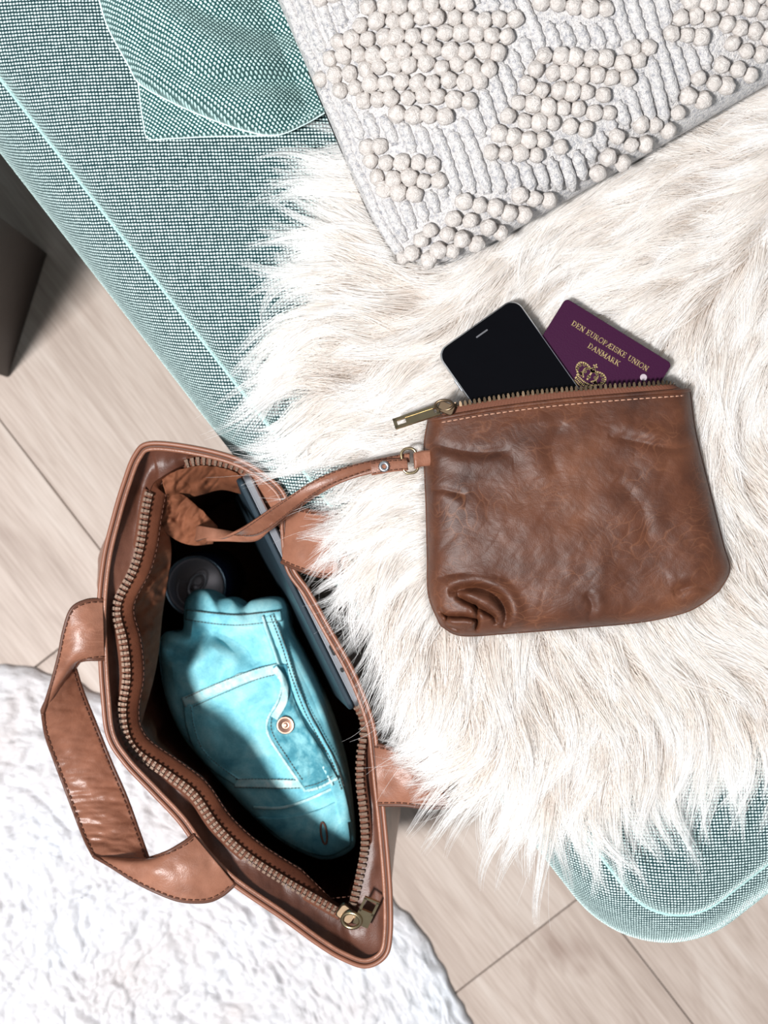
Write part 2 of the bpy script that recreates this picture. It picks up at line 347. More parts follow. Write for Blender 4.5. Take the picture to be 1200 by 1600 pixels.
# ------------------------------------------------------------------ puffy surfaces over an outline given in photo pixels
class Puff:
    def __init__(s, outline, c, z0, H, p=4, q=.5, extra=None, D=.01, pd=2, qd=.5):
        s.O = spline(outline, 480, True); s.c = np.array(c, float); s.z0, s.H, s.p, s.q, s.extra, s.D, s.pd, s.qd = z0, H, p, q, extra, D, pd, qd
        d = s.O - s.c; a = np.arctan2(d[:, 1], d[:, 0]); k = np.argsort(a); s.a = a[k]; s.R = np.linalg.norm(d, axis=1)[k]
    def z(s, px, py, r=None):
        if r is None:
            dx, dy = px - s.c[0], py - s.c[1]; R = np.interp(np.arctan2(dy, dx), s.a, s.R, period=2 * np.pi); r = np.clip(np.hypot(dx, dy) / R, 0, 1)
        z = s.z0 + s.H * (1 - r ** s.p) ** s.q
        if s.extra is not None: z = z + s.extra(px, py, r)
        return z
    def pt(s, px, py, up=0): px = np.asarray(px, float); py = np.asarray(py, float); return W(px, py, s.z(px, py) + up)
    def build(s, name, mat, parent, nr=120, uvrot=None):
        R = np.sin(np.linspace(0, 1, nr) * np.pi / 2) ; R[0] = 1e-3; P = s.c + (s.O[None] - s.c) * R[:, None, None]
        T = W(P[..., 0], P[..., 1], s.z(P[..., 0], P[..., 1], R[:, None])); Rb = R[::6]; Pb = s.c + (s.O[None] - s.c) * Rb[:, None, None]; ed = W(s.O[:, 0], s.O[:, 1], s.z(s.O[:, 0], s.O[:, 1], 1.0))
        cw = W(s.c[0], s.c[1], s.z0)
        B = cw[None, None] + (ed[None] - cw[None, None]) * Rb[:, None, None]; B[..., 2] = s.z0 - s.D * (1 - Rb[:, None] ** s.pd) ** s.qd
        V = np.vstack([T.reshape(-1, 3), B.reshape(-1, 3)]); n = T.shape[0] * T.shape[1]
        Fc = gridfaces(T.shape[0], T.shape[1], False, True, 0, False).tolist() + gridfaces(B.shape[0], B.shape[1], False, True, n, True).tolist()
        a = (T.shape[0] - 1) * T.shape[1]; b = n + (B.shape[0] - 1) * B.shape[1]; m = T.shape[1]
        Fc += [[a + i, b + i, b + (i + 1) % m, a + (i + 1) % m] for i in range(m)]
        Fc.append(list(range(m))[::-1]); Fc.append([n + i for i in range(m)])
        return mesh(name, V, Fc, mat, parent, True, V[:, :2])
def crease(px, py, line, width, depth, side=0, ridge=0):
    """groove along a polyline (pixels); optional raised lip on one side"""
    L = resamp(spline(line, 40), 40); best = np.full(np.shape(px), 1e9); sgn = np.zeros(np.shape(px)); tt = np.zeros(np.shape(px))
    for i in range(39):
        a, b = L[i], L[i + 1]; d = b - a; l2 = d @ d
        t = np.clip(((px - a[0]) * d[0] + (py - a[1]) * d[1]) / l2, 0, 1); dx = px - a[0] - t * d[0]; dy = py - a[1] - t * d[1]
        r = np.hypot(dx, dy); m = r < best; best = np.where(m, r, best); sgn = np.where(m, np.sign(d[0] * dy - d[1] * dx), sgn); tt = np.where(m, (i + t) / 39, tt)
    fade = np.clip(np.minimum(tt, 1 - tt) * 6, 0, 1) ** .5
    z = -depth * np.exp(-(best / width) ** 2) * fade
    if ridge: z = z + ridge * np.exp(-((best - width * 2.2) / (width * 1.6)) ** 2) * fade * np.where(sgn * side > 0, 1, .15)
    return z

# ------------------------------------------------------------------ loose mint cushion at the top left
def mint_cushion():
    t = thing('sofa_cushion', 'pale mint woven cushion with a folded corner, beside the knitted cushion', 'cushion', W(380, 60, .465))
    def ex(px, py, r):
        k = 1 - r ** 8; px, py = np.asarray(px, float), np.asarray(py, float)
        z = crease(px, py, [(200, 30), (260, 95), (340, 125), (500, 128)], 17, .010, 1, .006) + crease(px, py, [(215, -60), (300, 10), (420, 50), (560, 40)], 18, .008, 1, .004)
        z = z - .042 * np.clip((px - (405 + .45 * py) + 150) / 150, 0, 1) ** 1.5 * np.clip(k * 3, 0, 1)
        return z * np.clip(k, 0, 1) + .004 * fbm(px / 90, py / 90, 8, 2) * np.clip(k, 0, 1)
    A = Puff([(130, -120), (150, -20), (168, 40), (200, 100), (218, 130), (262, 156), (320, 182), (380, 203), (430, 211), (475, 194), (510, 174), (600, 130), (700, 0), (650, -160), (380, -220), (200, -190)], (400, 0), .482, .055, 3, .62, ex, .018)
    A.build('cover', M['weave_c'], t, 110)
    B = Puff([(216, 128), (219, 155), (224, 190), (232, 216), (265, 216), (330, 213), (400, 212), (440, 209), (400, 180), (330, 150), (270, 128), (235, 118)], (300, 180), .472, .010, 5, .5, None, .008)
    B.build('folded_corner', M['weave_c'], t, 50)
    pm = plain('mint_edge', (.66, .88, .86), .9)
    L = spline([(150, -20), (168, 40), (200, 100), (218, 130), (262, 156), (320, 182), (380, 203), (430, 211), (475, 194), (510, 174)], 120); tube('seam', A.pt(L[:, 0], L[:, 1]), .0009, pm, t, 6)
    L = spline([(216, 128), (219, 155), (224, 190), (232, 216), (265, 216), (330, 213), (400, 212), (430, 211)], 80); tube('seam', B.pt(L[:, 0], L[:, 1]), .0008, pm, t, 6)
mint_cushion()

# ------------------------------------------------------------------ cream knitted cushion with ribs and bobbles
PILLOW_PX = [(622, 415), (605, 360), (570, 285), (530, 190), (480, 110), (415, 0), (300, -250), (1500, -250), (1200, 60), (1100, 112), (1020, 165), (960, 215), (870, 280), (730, 365), (660, 405)]
def knit_cushion():
    t = thing('knitted_cushion', 'large cream knitted cushion with ribbed stripes and bobble patches, lying at the top', 'cushion', W(850, 50, .465))
    m, nt, b = newmat('cream_chenille'); v = coords(nt)
    c = ramp(nt, noise(nt, v, 330, 4, .7), [(.34, (.40, .40, .43)), (.50, (.66, .64, .63)), (.68, (.76, .73, .71))]); lk(nt, c, b.inputs['Base Color'])
    b.inputs['Roughness'].default_value = .95; b.inputs['Specular IOR Level'].default_value = .05
    b1 = bump(nt, None, noise(nt, v, 380, 4, .7), .9, .003); bump(nt, b, noise(nt, v, 1400, 2), .5, .0008, b1)
    m2, nt2, bb = newmat('cream_bobble'); v2 = coords(nt2)
    c2 = ramp(nt2, noise(nt2, v2, 300, 4, .7), [(.3, (.60, .54, .50)), (.6, (.80, .75, .71))]); lk(nt2, c2, bb.inputs['Base Color'])
    bb.inputs['Roughness'].default_value = .95; bb.inputs['Specular IOR Level'].default_value = .05
    bump(nt2, bb, noise(nt2, v2, 700, 4, .7), .9, .0022)
    C0 = W(612, 432, .49)[:2]; U = np.array([.865, .50]); U /= np.linalg.norm(U); V_ = np.array([-.40, .915]); V_ /= np.linalg.norm(V_); S = .46
    def surf(a, bq, up=0):
        A = 2 * a - 1; B = 2 * bq - 1
        pin = np.where(B < 0, .018, .02) * ((1 - A ** 8) * np.abs(B) ** 3); pin2 = np.where(A < 0, -.004, .02) * ((1 - B ** 2) * np.abs(A) ** 3)
        X = C0[None] if False else None
        xy = C0 + (a * S - pin2)[..., None] * U + (bq * S - pin)[..., None] * V_
        rc = .011 * (np.abs(A) ** 9 * np.abs(B) ** 9)[..., None]; xy = xy - rc * (np.sign(A)[..., None] * U + np.sign(B)[..., None] * V_)
        e = np.clip(1 - np.abs(A) ** 2.6, 0, 1) * np.clip(1 - np.abs(B) ** 2.6, 0, 1)
        z = .500 + .078 * e ** .48 + .004 * fbm(a * 6, bq * 6, 9, 2) * e
        if up: xy = xy - V_ * (.0045 * np.clip(-B * 10 - 8.6, 0, 1))[..., None]
        return np.concatenate([xy, (z + up)[..., None]], -1)
    g = np.sin((np.linspace(-1, 1, 121)) * np.pi / 2) * .5 + .5; a, bq = np.meshgrid(g, g, indexing='ij')
    T = surf(a, bq); Bt = T.copy(); Bt[..., 2] = .492 - np.minimum((T[..., 2] - .492) * .5, .022)
    Vv = np.vstack([T.reshape(-1, 3), Bt.reshape(-1, 3)]); n = 121 * 121
    mesh('cover', Vv, gridfaces(121, 121).tolist() + gridfaces(121, 121, off=n, flip=True).tolist(), m, t)
    R = [[(620, -20), (700, -5), (760, 15), (820, 32), (812, 60), (790, 85), (765, 110), (745, 145), (705, 200), (640, 192), (560, 168), (498, 128), (500, 95), (530, 60), (560, 20)],
         [(830, -60), (955, -60), (945, 33), (838, 33)], [(845, 84), (930, 78), (1024, 70), (1005, 105), (980, 135), (960, 165), (935, 200), (900, 228), (850, 242), (790, 252), (745, 246), (738, 228), (775, 205), (795, 175), (815, 120)],
         [(545, 222), (590, 218), (640, 238), (700, 255), (700, 275), (672, 292), (650, 312), (600, 300), (570, 275)],
         [(704, 303), (800, 298), (898, 288), (866, 338), (820, 385), (740, 425), (685, 445), (612, 415), (640, 360), (687, 331)],
         [(1067, -40), (1300, -40), (1260, 60), (1200, 98), (1150, 138), (1066, 192), (1040, 168), (1075, 138), (1108, 104), (1120, 72), (1137, 40), (1078, 66), (1040, 66), (1050, 33)],
         [(1033, 182), (1055, 205), (980, 280), (905, 330), (903, 282), (933, 237), (958, 206)], [(430, -80), (520, -60), (600, -40), (560, -10), (480, 0)]]
    nrib = 46; da = 1 / nrib; bob = []; ns = 260
    bs = np.linspace(.004, .988, ns)
    for i in range(nrib):
        ai = (i + .5) * da
        P = surf(np.full(ns, ai), bs); px = toPX(P); inside = np.zeros(ns, bool)
        for poly in R: inside |= inpoly(px[:, 0], px[:, 1], poly)
        vis = (px[:, 1] > -70) & (px[:, 0] < 1260)
        k = 0; segs = []
        while k < ns:
            if not inside[k]:
                j = k
                while j < ns and not inside[j]: j += 1
                if j - k > 4: segs.append((k, j))
                k = j
            else: k += 1
        parts = []
        for k, j in segs:
            Q = surf(np.full(j - k, ai) + .0012 * np.sin(bs[k:j] * 60 + i), bs[k:j], -.0005); L = len(Q)
            rr = .0046 + .0003 * np.sin(bs[k:j] * 420 + i * 2) + .0002 * RNG.standard_normal(L); rr[:2] *= .6; rr[-2:] *= .6
            if L > 3: parts.append(tube_vf(Q, rr, 9))
        for v_, f_ in parts: mesh('rib', v_, f_, m, t)
    me = []
    for s in range(5):
        bm = bmesh.new(); bmesh.ops.create_icosphere(bm, subdivisions=3, radius=1)
        for vv in bm.verts:
            p = vv.co; q = 1 + .08 * math.sin(p.x * 4 + s) * math.sin(p.y * 5 + s * 2) + .05 * math.sin(p.z * 7 + p.x * 5 + s) ; vv.co = p * q * .0063
        q = bpy.data.meshes.new('bobble'); bm.to_mesh(q); bm.free(); q.materials.append(m2)
        q.polygons.foreach_set('use_smooth', np.ones(len(q.polygons), bool)); me.append(q)
    row = .0108 / S; cand = []
    for i in range(nrib):
        for j in range(int(1 / row)):
            a_ = (i + .5) * da; b_ = (j + .5 + (.5 if i % 2 else 0)) * row
            if b_ > .99 or b_ < .004: continue
            a2 = a_ + random.uniform(-.0025, .0025); b2 = b_ + random.uniform(-.003, .003)
            p = surf(np.array(a2), np.array(b2), .0035); x, y = toPX(p)
            if x > 1235 or y < -45: continue
            if any(inpoly(np.array(x), np.array(y), poly) for poly in R): cand.append((p, x, y))
    cand.sort(key=lambda q: -(q[2] + .0 * q[1])); print('bobbles', len(cand))
    rest = []
    for k, (p, x, y) in enumerate(cand):
        q = me[k % 5]; o = bpy.data.objects.new('bobble', q); o.location = p; o.rotation_euler = [random.uniform(0, 6.28) for _ in range(3)]
        s = random.uniform(.88, 1.06); o.scale = (s * random.uniform(.88, 1.12), s, s * .95)
        if k < 300: COL.objects.link(o); o.parent = t; o.matrix_parent_inverse = Matrix.Translation(Vector(t.location)).inverted()
        else:
            Mx = Matrix.LocRotScale(o.location, o.rotation_euler, o.scale); rest.append((np.array([Mx @ v.co for v in q.vertices]), [list(f.vertices) for f in q.polygons]))
    if rest: o = join_parts('bobble_field', rest, m2, t); o['kind'] = 'stuff'
knit_cushion()

# ------------------------------------------------------------------ sheepskin
POUCH_PX = [(664, 700), (668, 655), (700, 634), (745, 625), (830, 612), (920, 604), (1050, 596), (1078, 606), (1088, 680), (1112, 770), (1132, 860), (1139, 892), (1132, 912), (1105, 932), (1090, 947), (1060, 960), (960, 977), (740, 992), (700, 984), (678, 962), (670, 930), (666, 830), (664, 740)]
PHONE_PX = [(683, 551), (795, 465), (812, 475), (912, 615), (735, 635)]
PASS_PX = [(850, 530), (886, 466), (1050, 566), (1028, 605), (900, 620)]
STRAP_PX = [(668, 700), (640, 700), (580, 716), (530, 732), (480, 758), (430, 790), (380, 825), (320, 830), (320, 852), (380, 848), (430, 822), (480, 788), (530, 760), (580, 748), (640, 742), (668, 735)]
def sheepskin():
    t = thing('sheepskin', 'long-haired creamy white sheepskin draped over the mint sofa seat', 'sheepskin', W(850, 800, .465))
    root = [(700, 180), (620, 270), (585, 340), (545, 430), (508, 520), (508, 620), (538, 700), (562, 790), (582, 880), (616, 970), (650, 1060), (704, 1130), (790, 1195), (900, 1225), (1020, 1185), (1100, 1120), (1260, 1085), (1320, 900), (1320, 0), (1200, -100), (900, 0)]
    zp = .466
    rt = spline(root, 200, True); c = np.array([950., 600.]); Rr = np.linspace(0, .985, 40)
    P = c + (rt[None] - c) * Rr[:, None, None]; V = W(P[..., 0], P[..., 1], zp)
    pm = plain('pelt_skin', (.62, .52, .43), .9, bumps=(200, .5, .003))
    o = grid('pelt', V, pm, t, False, True, thick=.003)
    o.data.flip_normals()
    ctl = [(560, 300, -1, -.12), (470, 470, -1, .12), (420, 600, -.95, .30), (540, 560, -.97, .2), (500, 680, -.93, .42), (560, 760, -.85, .5), (560, 860, -.88, .48), (620, 950, -.7, .7), (600, 1060, -.62, .78),
           (640, 1130, -.45, .9), (720, 1180, -.3, .95), (850, 1200, -.08, 1), (950, 1150, .05, 1), (1030, 1200, .12, 1), (1120, 1080, .45, .9), (1180, 1150, .6, .8), (1150, 900, .2, 1), (1150, 750, .12, 1), (1130, 600, -.1, 1),
           (1000, 540, -.2, .95), (900, 440, -.75, .6), (800, 420, -.8, .6), (980, 320, -.85, .5), (1100, 200, -.8, .55), (640, 440, -.95, .3), (700, 520, -.55, .8), (650, 600, -.6, .8), (600, 680, -.85, .5), (1080, 400, -.9, .3), (1150, 330, -.6, .75),
           (1190, 450, -.1, 1), (900, 1050, -.05, 1), (750, 1040, -.5, .85), (900, 800, -.2, 1), (1050, 1020, .1, 1), (1190, 180, -.9, .45)]
    ct = np.array(ctl, float); cxy = W(ct[:, 0], ct[:, 1], zp)[:, :2]; cdir = np.stack([ct[:, 2], -ct[:, 3]], -1); cdir /= np.linalg.norm(cdir, axis=1)[:, None]
    def field(xy):
        out = np.zeros_like(xy)
        d2 = ((xy[:, None] - cxy[None]) ** 2).sum(-1); wq = 1 / (d2 + .0004) ** 1.6; out = (wq[..., None] * cdir[None]).sum(1); return out / (np.linalg.norm(out, axis=1)[:, None] + 1e-9)
    def sample(n):
        xs = []
        while sum(map(len, xs)) < n:
            q = RNG.uniform((380, -110), (1330, 1260), (n * 2, 2)); xs.append(q[inpoly(q[:, 0], q[:, 1], rt)])
        q = np.vstack(xs)[:n]; return W(q[:, 0], q[:, 1], zp)
    caps = [(POUCH_PX, .4795), (PHONE_PX, .4840), (PASS_PX, .4840), (PILLOW_PX, .4665), (STRAP_PX, .4865)]
    def paths(Rt, L, h0, curl, NP, seed):
        n = len(Rt); P = np.zeros((n, NP, 3)); P[:, 0] = Rt; xy = Rt[:, :2].copy(); ph = RNG.uniform(-1, 1, n); bend = RNG.normal(0, curl, n)
        for k in range(1, NP):
            tt = k / (NP - 1); f = field(xy)
            an = 1.5 * fbm(xy[:, 0] * 10, xy[:, 1] * 10, seed, 2) + ph * .20 + bend * (tt - .3) + .16 * np.sin(tt * 5 + ph * 9)
            ca, sa = np.cos(an), np.sin(an); f = np.stack([f[:, 0] * ca - f[:, 1] * sa, f[:, 0] * sa + f[:, 1] * ca], -1)
            xy = xy + f * (L / (NP - 1))[:, None] * (.45 if k == 1 else 1); P[:, k, :2] = xy
            P[:, k, 2] = Rt[:, 2] + h0 * (1 - math.exp(-5 * tt)) * (1.12 - .45 * tt)
        return P
    def settle(P):
        s = P[..., 0] * M2[0] + P[..., 1] * M2[1]; u = P[..., 0] * D2[0] + P[..., 1] * D2[1]
        d = np.maximum(0, -.036 - s); P[..., 2] -= 2.6 * d ** 2 + .05 * d; d = np.maximum(0, u - .39); P[..., 2] -= 4.0 * d ** 2
        px = toPX(P)
        for poly, zc in caps:
            m = inpoly(px[..., 0], px[..., 1], poly); P[..., 2] = np.where(m, np.minimum(P[..., 2], zc), P[..., 2])
        return P
    NP = 12; nc = 3300
    Rc = sample(nc); Lc = RNG.uniform(.070, .120, nc); hc = RNG.uniform(.005, .026, nc); CP = paths(Rc, Lc, hc, .55, NP, 17)
    per = RNG.integers(24, 70, nc); idx = np.repeat(np.arange(nc), per); ns = len(idx)
    off = RNG.normal(0, .0075, (ns, 3)); off[:, 2] = np.abs(off[:, 2]) * .35
    tt = np.linspace(0, 1, NP); sh = (1 - .80 * tt ** .7)
    sc = RNG.uniform(.62, 1.0, ns); ti = tt[None] * sc[:, None] * (NP - 1); i0 = np.clip(np.floor(ti).astype(int), 0, NP - 2); fr = (ti - i0)[..., None]
    B = CP[idx][np.arange(ns)[:, None], i0] * (1 - fr) + CP[idx][np.arange(ns)[:, None], i0 + 1] * fr
    fz = RNG.uniform(0, 6.28, (ns, 2)); am = RNG.uniform(.0001, .0009, ns)[:, None]
    S = B + off[:, None] * sh[None, :, None]
    S[..., 0] += am * np.sin(tt[None] * RNG.uniform(4, 12, ns)[:, None] + fz[:, :1]) * tt[None]; S[..., 1] += am * np.sin(tt[None] * 9 + fz[:, 1:]) * tt[None]
    fly = RNG.random(ns) < .06; S[fly] += (RNG.normal(0, .010, (fly.sum(), 1, 3)) * tt[None, :, None] ** 1.5) * np.array([1, 1, .5])
    nu = 60000; Ru = sample(nu); Up = paths(Ru, RNG.uniform(.022, .05, nu), RNG.uniform(.003, .014, nu), .6, NP, 17)
    S = settle(np.concatenate([S, Up]))
    tp = toPX(S[:, -3:]); keep_off = [(150, 760), (385, 760), (440, 745), (500, 737), (545, 724), (545, 748), (495, 775), (462, 830), (462, 880), (500, 970), (545, 1060), (560, 1110), (600, 1170), (640, 1250), (600, 1500), (150, 1500)]
    bad = inpoly(tp[..., 0], tp[..., 1], keep_off).any(1) & (RNG.random(len(S)) < .985); S = S[~bad]
    # a few long loose locks that lie over the cushion edge and the passport
    hc_ = bpy.data.hair_curves.new('fur'); n = len(S); hc_.add_curves([NP] * n)
    hc_.points.foreach_set('position', S.reshape(-1).astype(np.float32))
    base = RNG.uniform(.00011, .00019, n)[:, None] * (1 - .78 * tt[None] ** 2)
    at = hc_.attributes.get('radius') or hc_.attributes.new('radius', 'FLOAT', 'POINT'); at.data.foreach_set('value', base.reshape(-1).astype(np.float32))
    m, nt, b = newmat('white_wool_hair'); hi = nd(nt, 'ShaderNodeHairInfo')
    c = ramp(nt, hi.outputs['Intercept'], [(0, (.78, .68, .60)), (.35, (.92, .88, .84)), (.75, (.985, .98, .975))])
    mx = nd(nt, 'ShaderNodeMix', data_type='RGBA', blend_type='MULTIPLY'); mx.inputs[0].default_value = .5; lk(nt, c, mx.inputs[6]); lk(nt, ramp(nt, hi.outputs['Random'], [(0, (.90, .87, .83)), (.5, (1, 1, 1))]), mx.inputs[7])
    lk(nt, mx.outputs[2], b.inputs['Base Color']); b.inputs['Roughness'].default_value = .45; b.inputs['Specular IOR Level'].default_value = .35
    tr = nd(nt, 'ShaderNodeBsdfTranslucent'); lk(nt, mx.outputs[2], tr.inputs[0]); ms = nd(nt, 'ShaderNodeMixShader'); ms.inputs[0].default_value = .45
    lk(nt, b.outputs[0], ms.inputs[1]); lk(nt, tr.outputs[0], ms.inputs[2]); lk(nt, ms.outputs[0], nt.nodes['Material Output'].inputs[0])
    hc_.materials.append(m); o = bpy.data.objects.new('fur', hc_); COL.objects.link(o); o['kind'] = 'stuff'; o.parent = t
    o.matrix_parent_inverse = Matrix.Translation(Vector(t.location)).inverted(); print('strands', n)
sheepskin()

# ------------------------------------------------------------------ small leather pouch with open zip and wrist strap
def coons(top, bot, left, right, nu, nv):
    T, Bq = spline(top, nu), spline(bot, nu); L, R = spline(left, nv), spline(right, nv)
    u = np.linspace(0, 1, nu)[:, None, None]; v = np.linspace(0, 1, nv)[None, :, None]
    return (1 - v) * T[:, None] + v * Bq[:, None] + (1 - u) * L[None] + u * R[None] - ((1 - u) * (1 - v) * T[0] + u * (1 - v) * T[-1] + (1 - u) * v * Bq[0] + u * v * Bq[-1])
def rib2(name, E1, E2, n, mw, mat, parent, thick=.0025, bulge=.0, wr=None):
    A, Bq = spline(E1, n), spline(E2, n); v = np.linspace(0, 1, mw)[None, :, None]; Pq = A[:, None] * (1 - v) + Bq[:, None] * v
    z = Pq[..., 2] + bulge * np.sin(np.pi * v[..., 0]); 
    if wr is not None: z = z + wr(np.linspace(0, 1, n)[:, None], v[..., 0], Pq)
    G = W(Pq[..., 0], Pq[..., 1], z); o = grid(name, G, mat, parent, thick=thick, offset=-1)
    # make the solidify grow downwards
    nz = np.cross(G[1, 0] - G[0, 0], G[0, 1] - G[0, 0])[2]
    if nz < 0: o.data.flip_normals()
    return o, G
def pouch():
    t = thing('leather_pouch', 'small brown leather zip pouch with crumpled corner, lying on the sheepskin', 'pouch', W(900, 800, .486))
    top = [(671, 657), (760, 641), (860, 628), (960, 619), (1076, 610)]; bot = [(690, 976), (722, 991), (800, 987), (900, 979), (1000, 970), (1062, 957), (1092, 944), (1122, 922)]
    left = [(671, 657), (665, 700), (668, 790), (670, 870), (672, 930), (690, 976)]; right = [(1076, 610), (1086, 680), (1108, 770), (1128, 850), (1138, 890), (1122, 922)]
    nu, nv = 300, 260
    G = coons(top, bot, left, right, nu, nv); px, py = G[..., 0], G[..., 1]
    u = np.linspace(0, 1, nu)[:, None]; v = np.linspace(0, 1, nv)[None]
    e = np.clip(1 - np.abs(2 * u - 1) ** 14, 0, 1) ** .5; ev = np.clip(1 - v ** 22, 0, 1) ** .5
    body = e * ev
    z = .4885 + body * (.020 + .008 * np.sin(np.pi * np.clip(v * .95, 0, 1)) * np.sin(np.pi * u) ** .5)
    wz = .0035 * fbm(px / 85, py / 85, 21, 3) + .0009 * np.abs(fbm((px + py * .6) / 34, (py - px * .2) / 60, 5, 3)) - .0002 * np.abs(fbm((px - py) / 16, (px + py) / 40, 6, 3)) * 1.2
    for ln, wd, dp, sd, rg in ([(700, 925), (745, 918), (775, 930), (790, 955), (785, 980)], 7, .0065, -1, .0035), ([(712, 930), (740, 945), (770, 962), (776, 975)], 5, .0070, -1, .003), ([(684, 950), (698, 962), (730, 964), (745, 970), (742, 985)], 4, .006, 1, .0025), \
            ([(742, 940), (746, 965), (744, 985)], 3.5, .004, 1, .002), ([(700, 960), (698, 975), (718, 984)], 3, .004, 1, .0015), ([(672, 690), (700, 700), (745, 708), (800, 704)], 8, .0016, 1, .0012), ([(668, 770), (690, 765), (730, 775)], 6, .0014, 1, .001), ([(672, 905), (720, 898), (780, 905)], 8, .0016, 1, .001), \
            ([(1090, 690), (1050, 700), (1000, 690), (950, 680)], 8, .0016, 1, .0012), ([(1120, 925), (1085, 915), (1050, 925)], 8, .0025, 1, .0015), ([(920, 970), (925, 945), (915, 925)], 6, .0015, 1, .001), ([(880, 660), (860, 700), (870, 740)], 12, .0012, 1, .001), ([(960, 750), (1000, 790), (1010, 850)], 14, .0014, 1, .001):
        wz = wz + crease(px, py, ln, wd, dp, sd, rg)
    z = z + wz * np.clip(body * 1.4, 0, 1) * np.clip(v * 10 + .15, 0, 1)
    Fp = W(px, py, z); o = grid('front_panel', Fp, M['pouch'], t, thick=.0016, offset=0); o.data.flip_normals()
    Bz = .4865 - .002 * body; Bp = W(px, py, Bz + 0 * px); o = grid('back_panel', Bp, M['pouch'], t, thick=.0016, offset=0)
    ring = np.vstack([W(px[0], py[0], .4878), W(px[:, -1], py[:, -1], .4878), W(px[-1, ::-1], py[-1, ::-1], .4878)])
    tube('side_seam', resamp(ring, 200), .0016, M['pouch'], t, 6)
    # folded top hem, stitches
    hem = Fp[:, 0] + np.array([0, 0, .0008]); tube('hem', resamp(hem, 150), .0017, M['pouch'], t, 8)
    L = spline([(690, 660), (760, 648), (860, 635), (960, 626), (1070, 618)], 100); i = np.linspace(.04, .985, 100)
    zz = np.interp(i, np.linspace(0, 1, nu), Fp[:, 6, 2]); join_parts('stitching', dashes(W(L[:, 0], L[:, 1], zz + .0013), .0034, .0012, .0005), M['thread_l'], t)['kind'] = 'stuff'
    # zip tape and teeth
    TT = spline([(693, 650), (705, 637), (745, 629), (830, 616), (920, 608), (1000, 603), (1045, 600), (1056, 605)], 220); q = np.linspace(0, 1, 220); low = np.stack([np.interp(q, np.linspace(0, 1, nu), px[:, 1]), np.interp(q, np.linspace(0, 1, nu), py[:, 1])], -1)
    tz = np.interp(q, np.linspace(0, 1, nu), Fp[:, 0, 2]); vv = np.linspace(0, 1, 8)[None, :, None]; Q = low[:, None] * (1 - vv) + TT[:, None] * vv
    zt = tz[:, None] - .0005 + .0005 * np.sin(vv[..., 0] * 3) - .0004 * (np.sin(q * 900)[:, None] * .5 + .5)
    G2 = W(Q[..., 0], Q[..., 1], zt); grid('zip_tape', G2, M['tape'], t, thick=.0009, offset=0)
    Tw = resamp(G2[:, -1], 400); parts = []; L = np.linalg.norm(np.diff(Tw, axis=0), axis=1).sum(); nt_ = int(L / .0037)
    for k in range(nt_):
        f = (k + .5) / nt_ * 399; a = int(f); p = Tw[a]; d = Tw[min(a + 2, 399)] - Tw[max(a - 2, 0)]; d /= np.linalg.norm(d); nrm = np.array([-d[1], d[0], 0]); 
        if nrm[1] < 0: nrm = -nrm
        parts.append(box_vf(p + nrm * .0005 + [0, 0, .0006], d * .0010, nrm * .0015, (0, 0, .0011))); parts.append(box_vf(p + nrm * .0022 + [0, 0, .0008], d * .0006, nrm * .0007, (0, 0, .0013)))
    join_parts('zip_teeth', parts, M['dbrass'], t, False)['kind'] = 'stuff'
    # slider and puller
    s = W(697, 638, .512); sl = slab('zip_slider', rrect(.0060, .0040, .002), -.0025, .0025, M['dbrass'], t, .0006, np.array([[.92, .38, 0, s[0]], [-.38, .92, 0, s[1]], [0, 0, 1, s[2]], [0, 0, 0, 1.]]))
    ringc = W(694, 633, .5165); a = np.linspace(0, 2 * np.pi, 28, endpoint=False); tube('pull_ring', np.stack([ringc[0] + .0065 * np.cos(a), ringc[1] + .0034 * np.sin(a), ringc[2] + .0030 * np.sin(a)], -1), .0010, M['dbrass'], t, 8, True)
    p0, p1 = W(686, 640, .514), W(616, 663, .504); d = p1 - p0; Lh = np.linalg.norm(d) / 2; d /= 2 * Lh; n = np.cross([0, 0, 1], d); n /= np.linalg.norm(n); n = n * .86 + np.array([0, 0, .5]); n /= np.linalg.norm(n); up = np.cross(d, n); c = (p0 + p1) / 2
    Mx = np.eye(4); Mx[:3, 0] = d; Mx[:3, 1] = n; Mx[:3, 2] = up; Mx[:3, 3] = c
    parts = [box_vf(c + n * .0034, d * Lh, n * .0012, up * .0009), box_vf(c - n * .0034, d * Lh, n * .0012, up * .0009), box_vf(c + d * (Lh - .0012), d * .0012, n * .0045, up * .0009), box_vf(c - d * Lh * .15, d * Lh * .62, n * .003, up * .0007), box_vf(c - d * (Lh - .001), d * .001, n * .0036, up * .0009)]
    join_parts('zip_pull', parts, M['brass'], t, False)
    # tab, D ring, wrist strap
    rib2('ring_tab', [(676, 703, .503), (660, 704, .504), (648, 707, .5055), (645, 709, .502)], [(676, 727, .503), (660, 729, .504), (650, 732, .5055), (647, 733, .502)], 24, 6, M['tote'], t, .0022, .001)
    a = np.linspace(0, 2 * np.pi, 40, endpoint=False); rr = rrect(.0055, .0092, .0045, 9); cc = W(640, 720, .503); ca, sa = math.cos(.15), math.sin(.15)
    tube('d_ring', np.stack([cc[0] + rr[:, 0] * ca - rr[:, 1] * sa, cc[1] + rr[:, 0] * sa + rr[:, 1] * ca, np.full(len(rr), cc[2])], -1), .0011, M['brass'], t, 8, True)
    E1 = [(640, 707, .500), (615, 712, .5005), (580, 719, .5025), (545, 728, .505), (510, 741, .506), (480, 757, .504), (450, 777, .497), (420, 797, .485), (395, 815, .470), (372, 832, .455), (350, 842, .441), (325, 841, .425), (308, 846, .395), (306, 846, .34)]
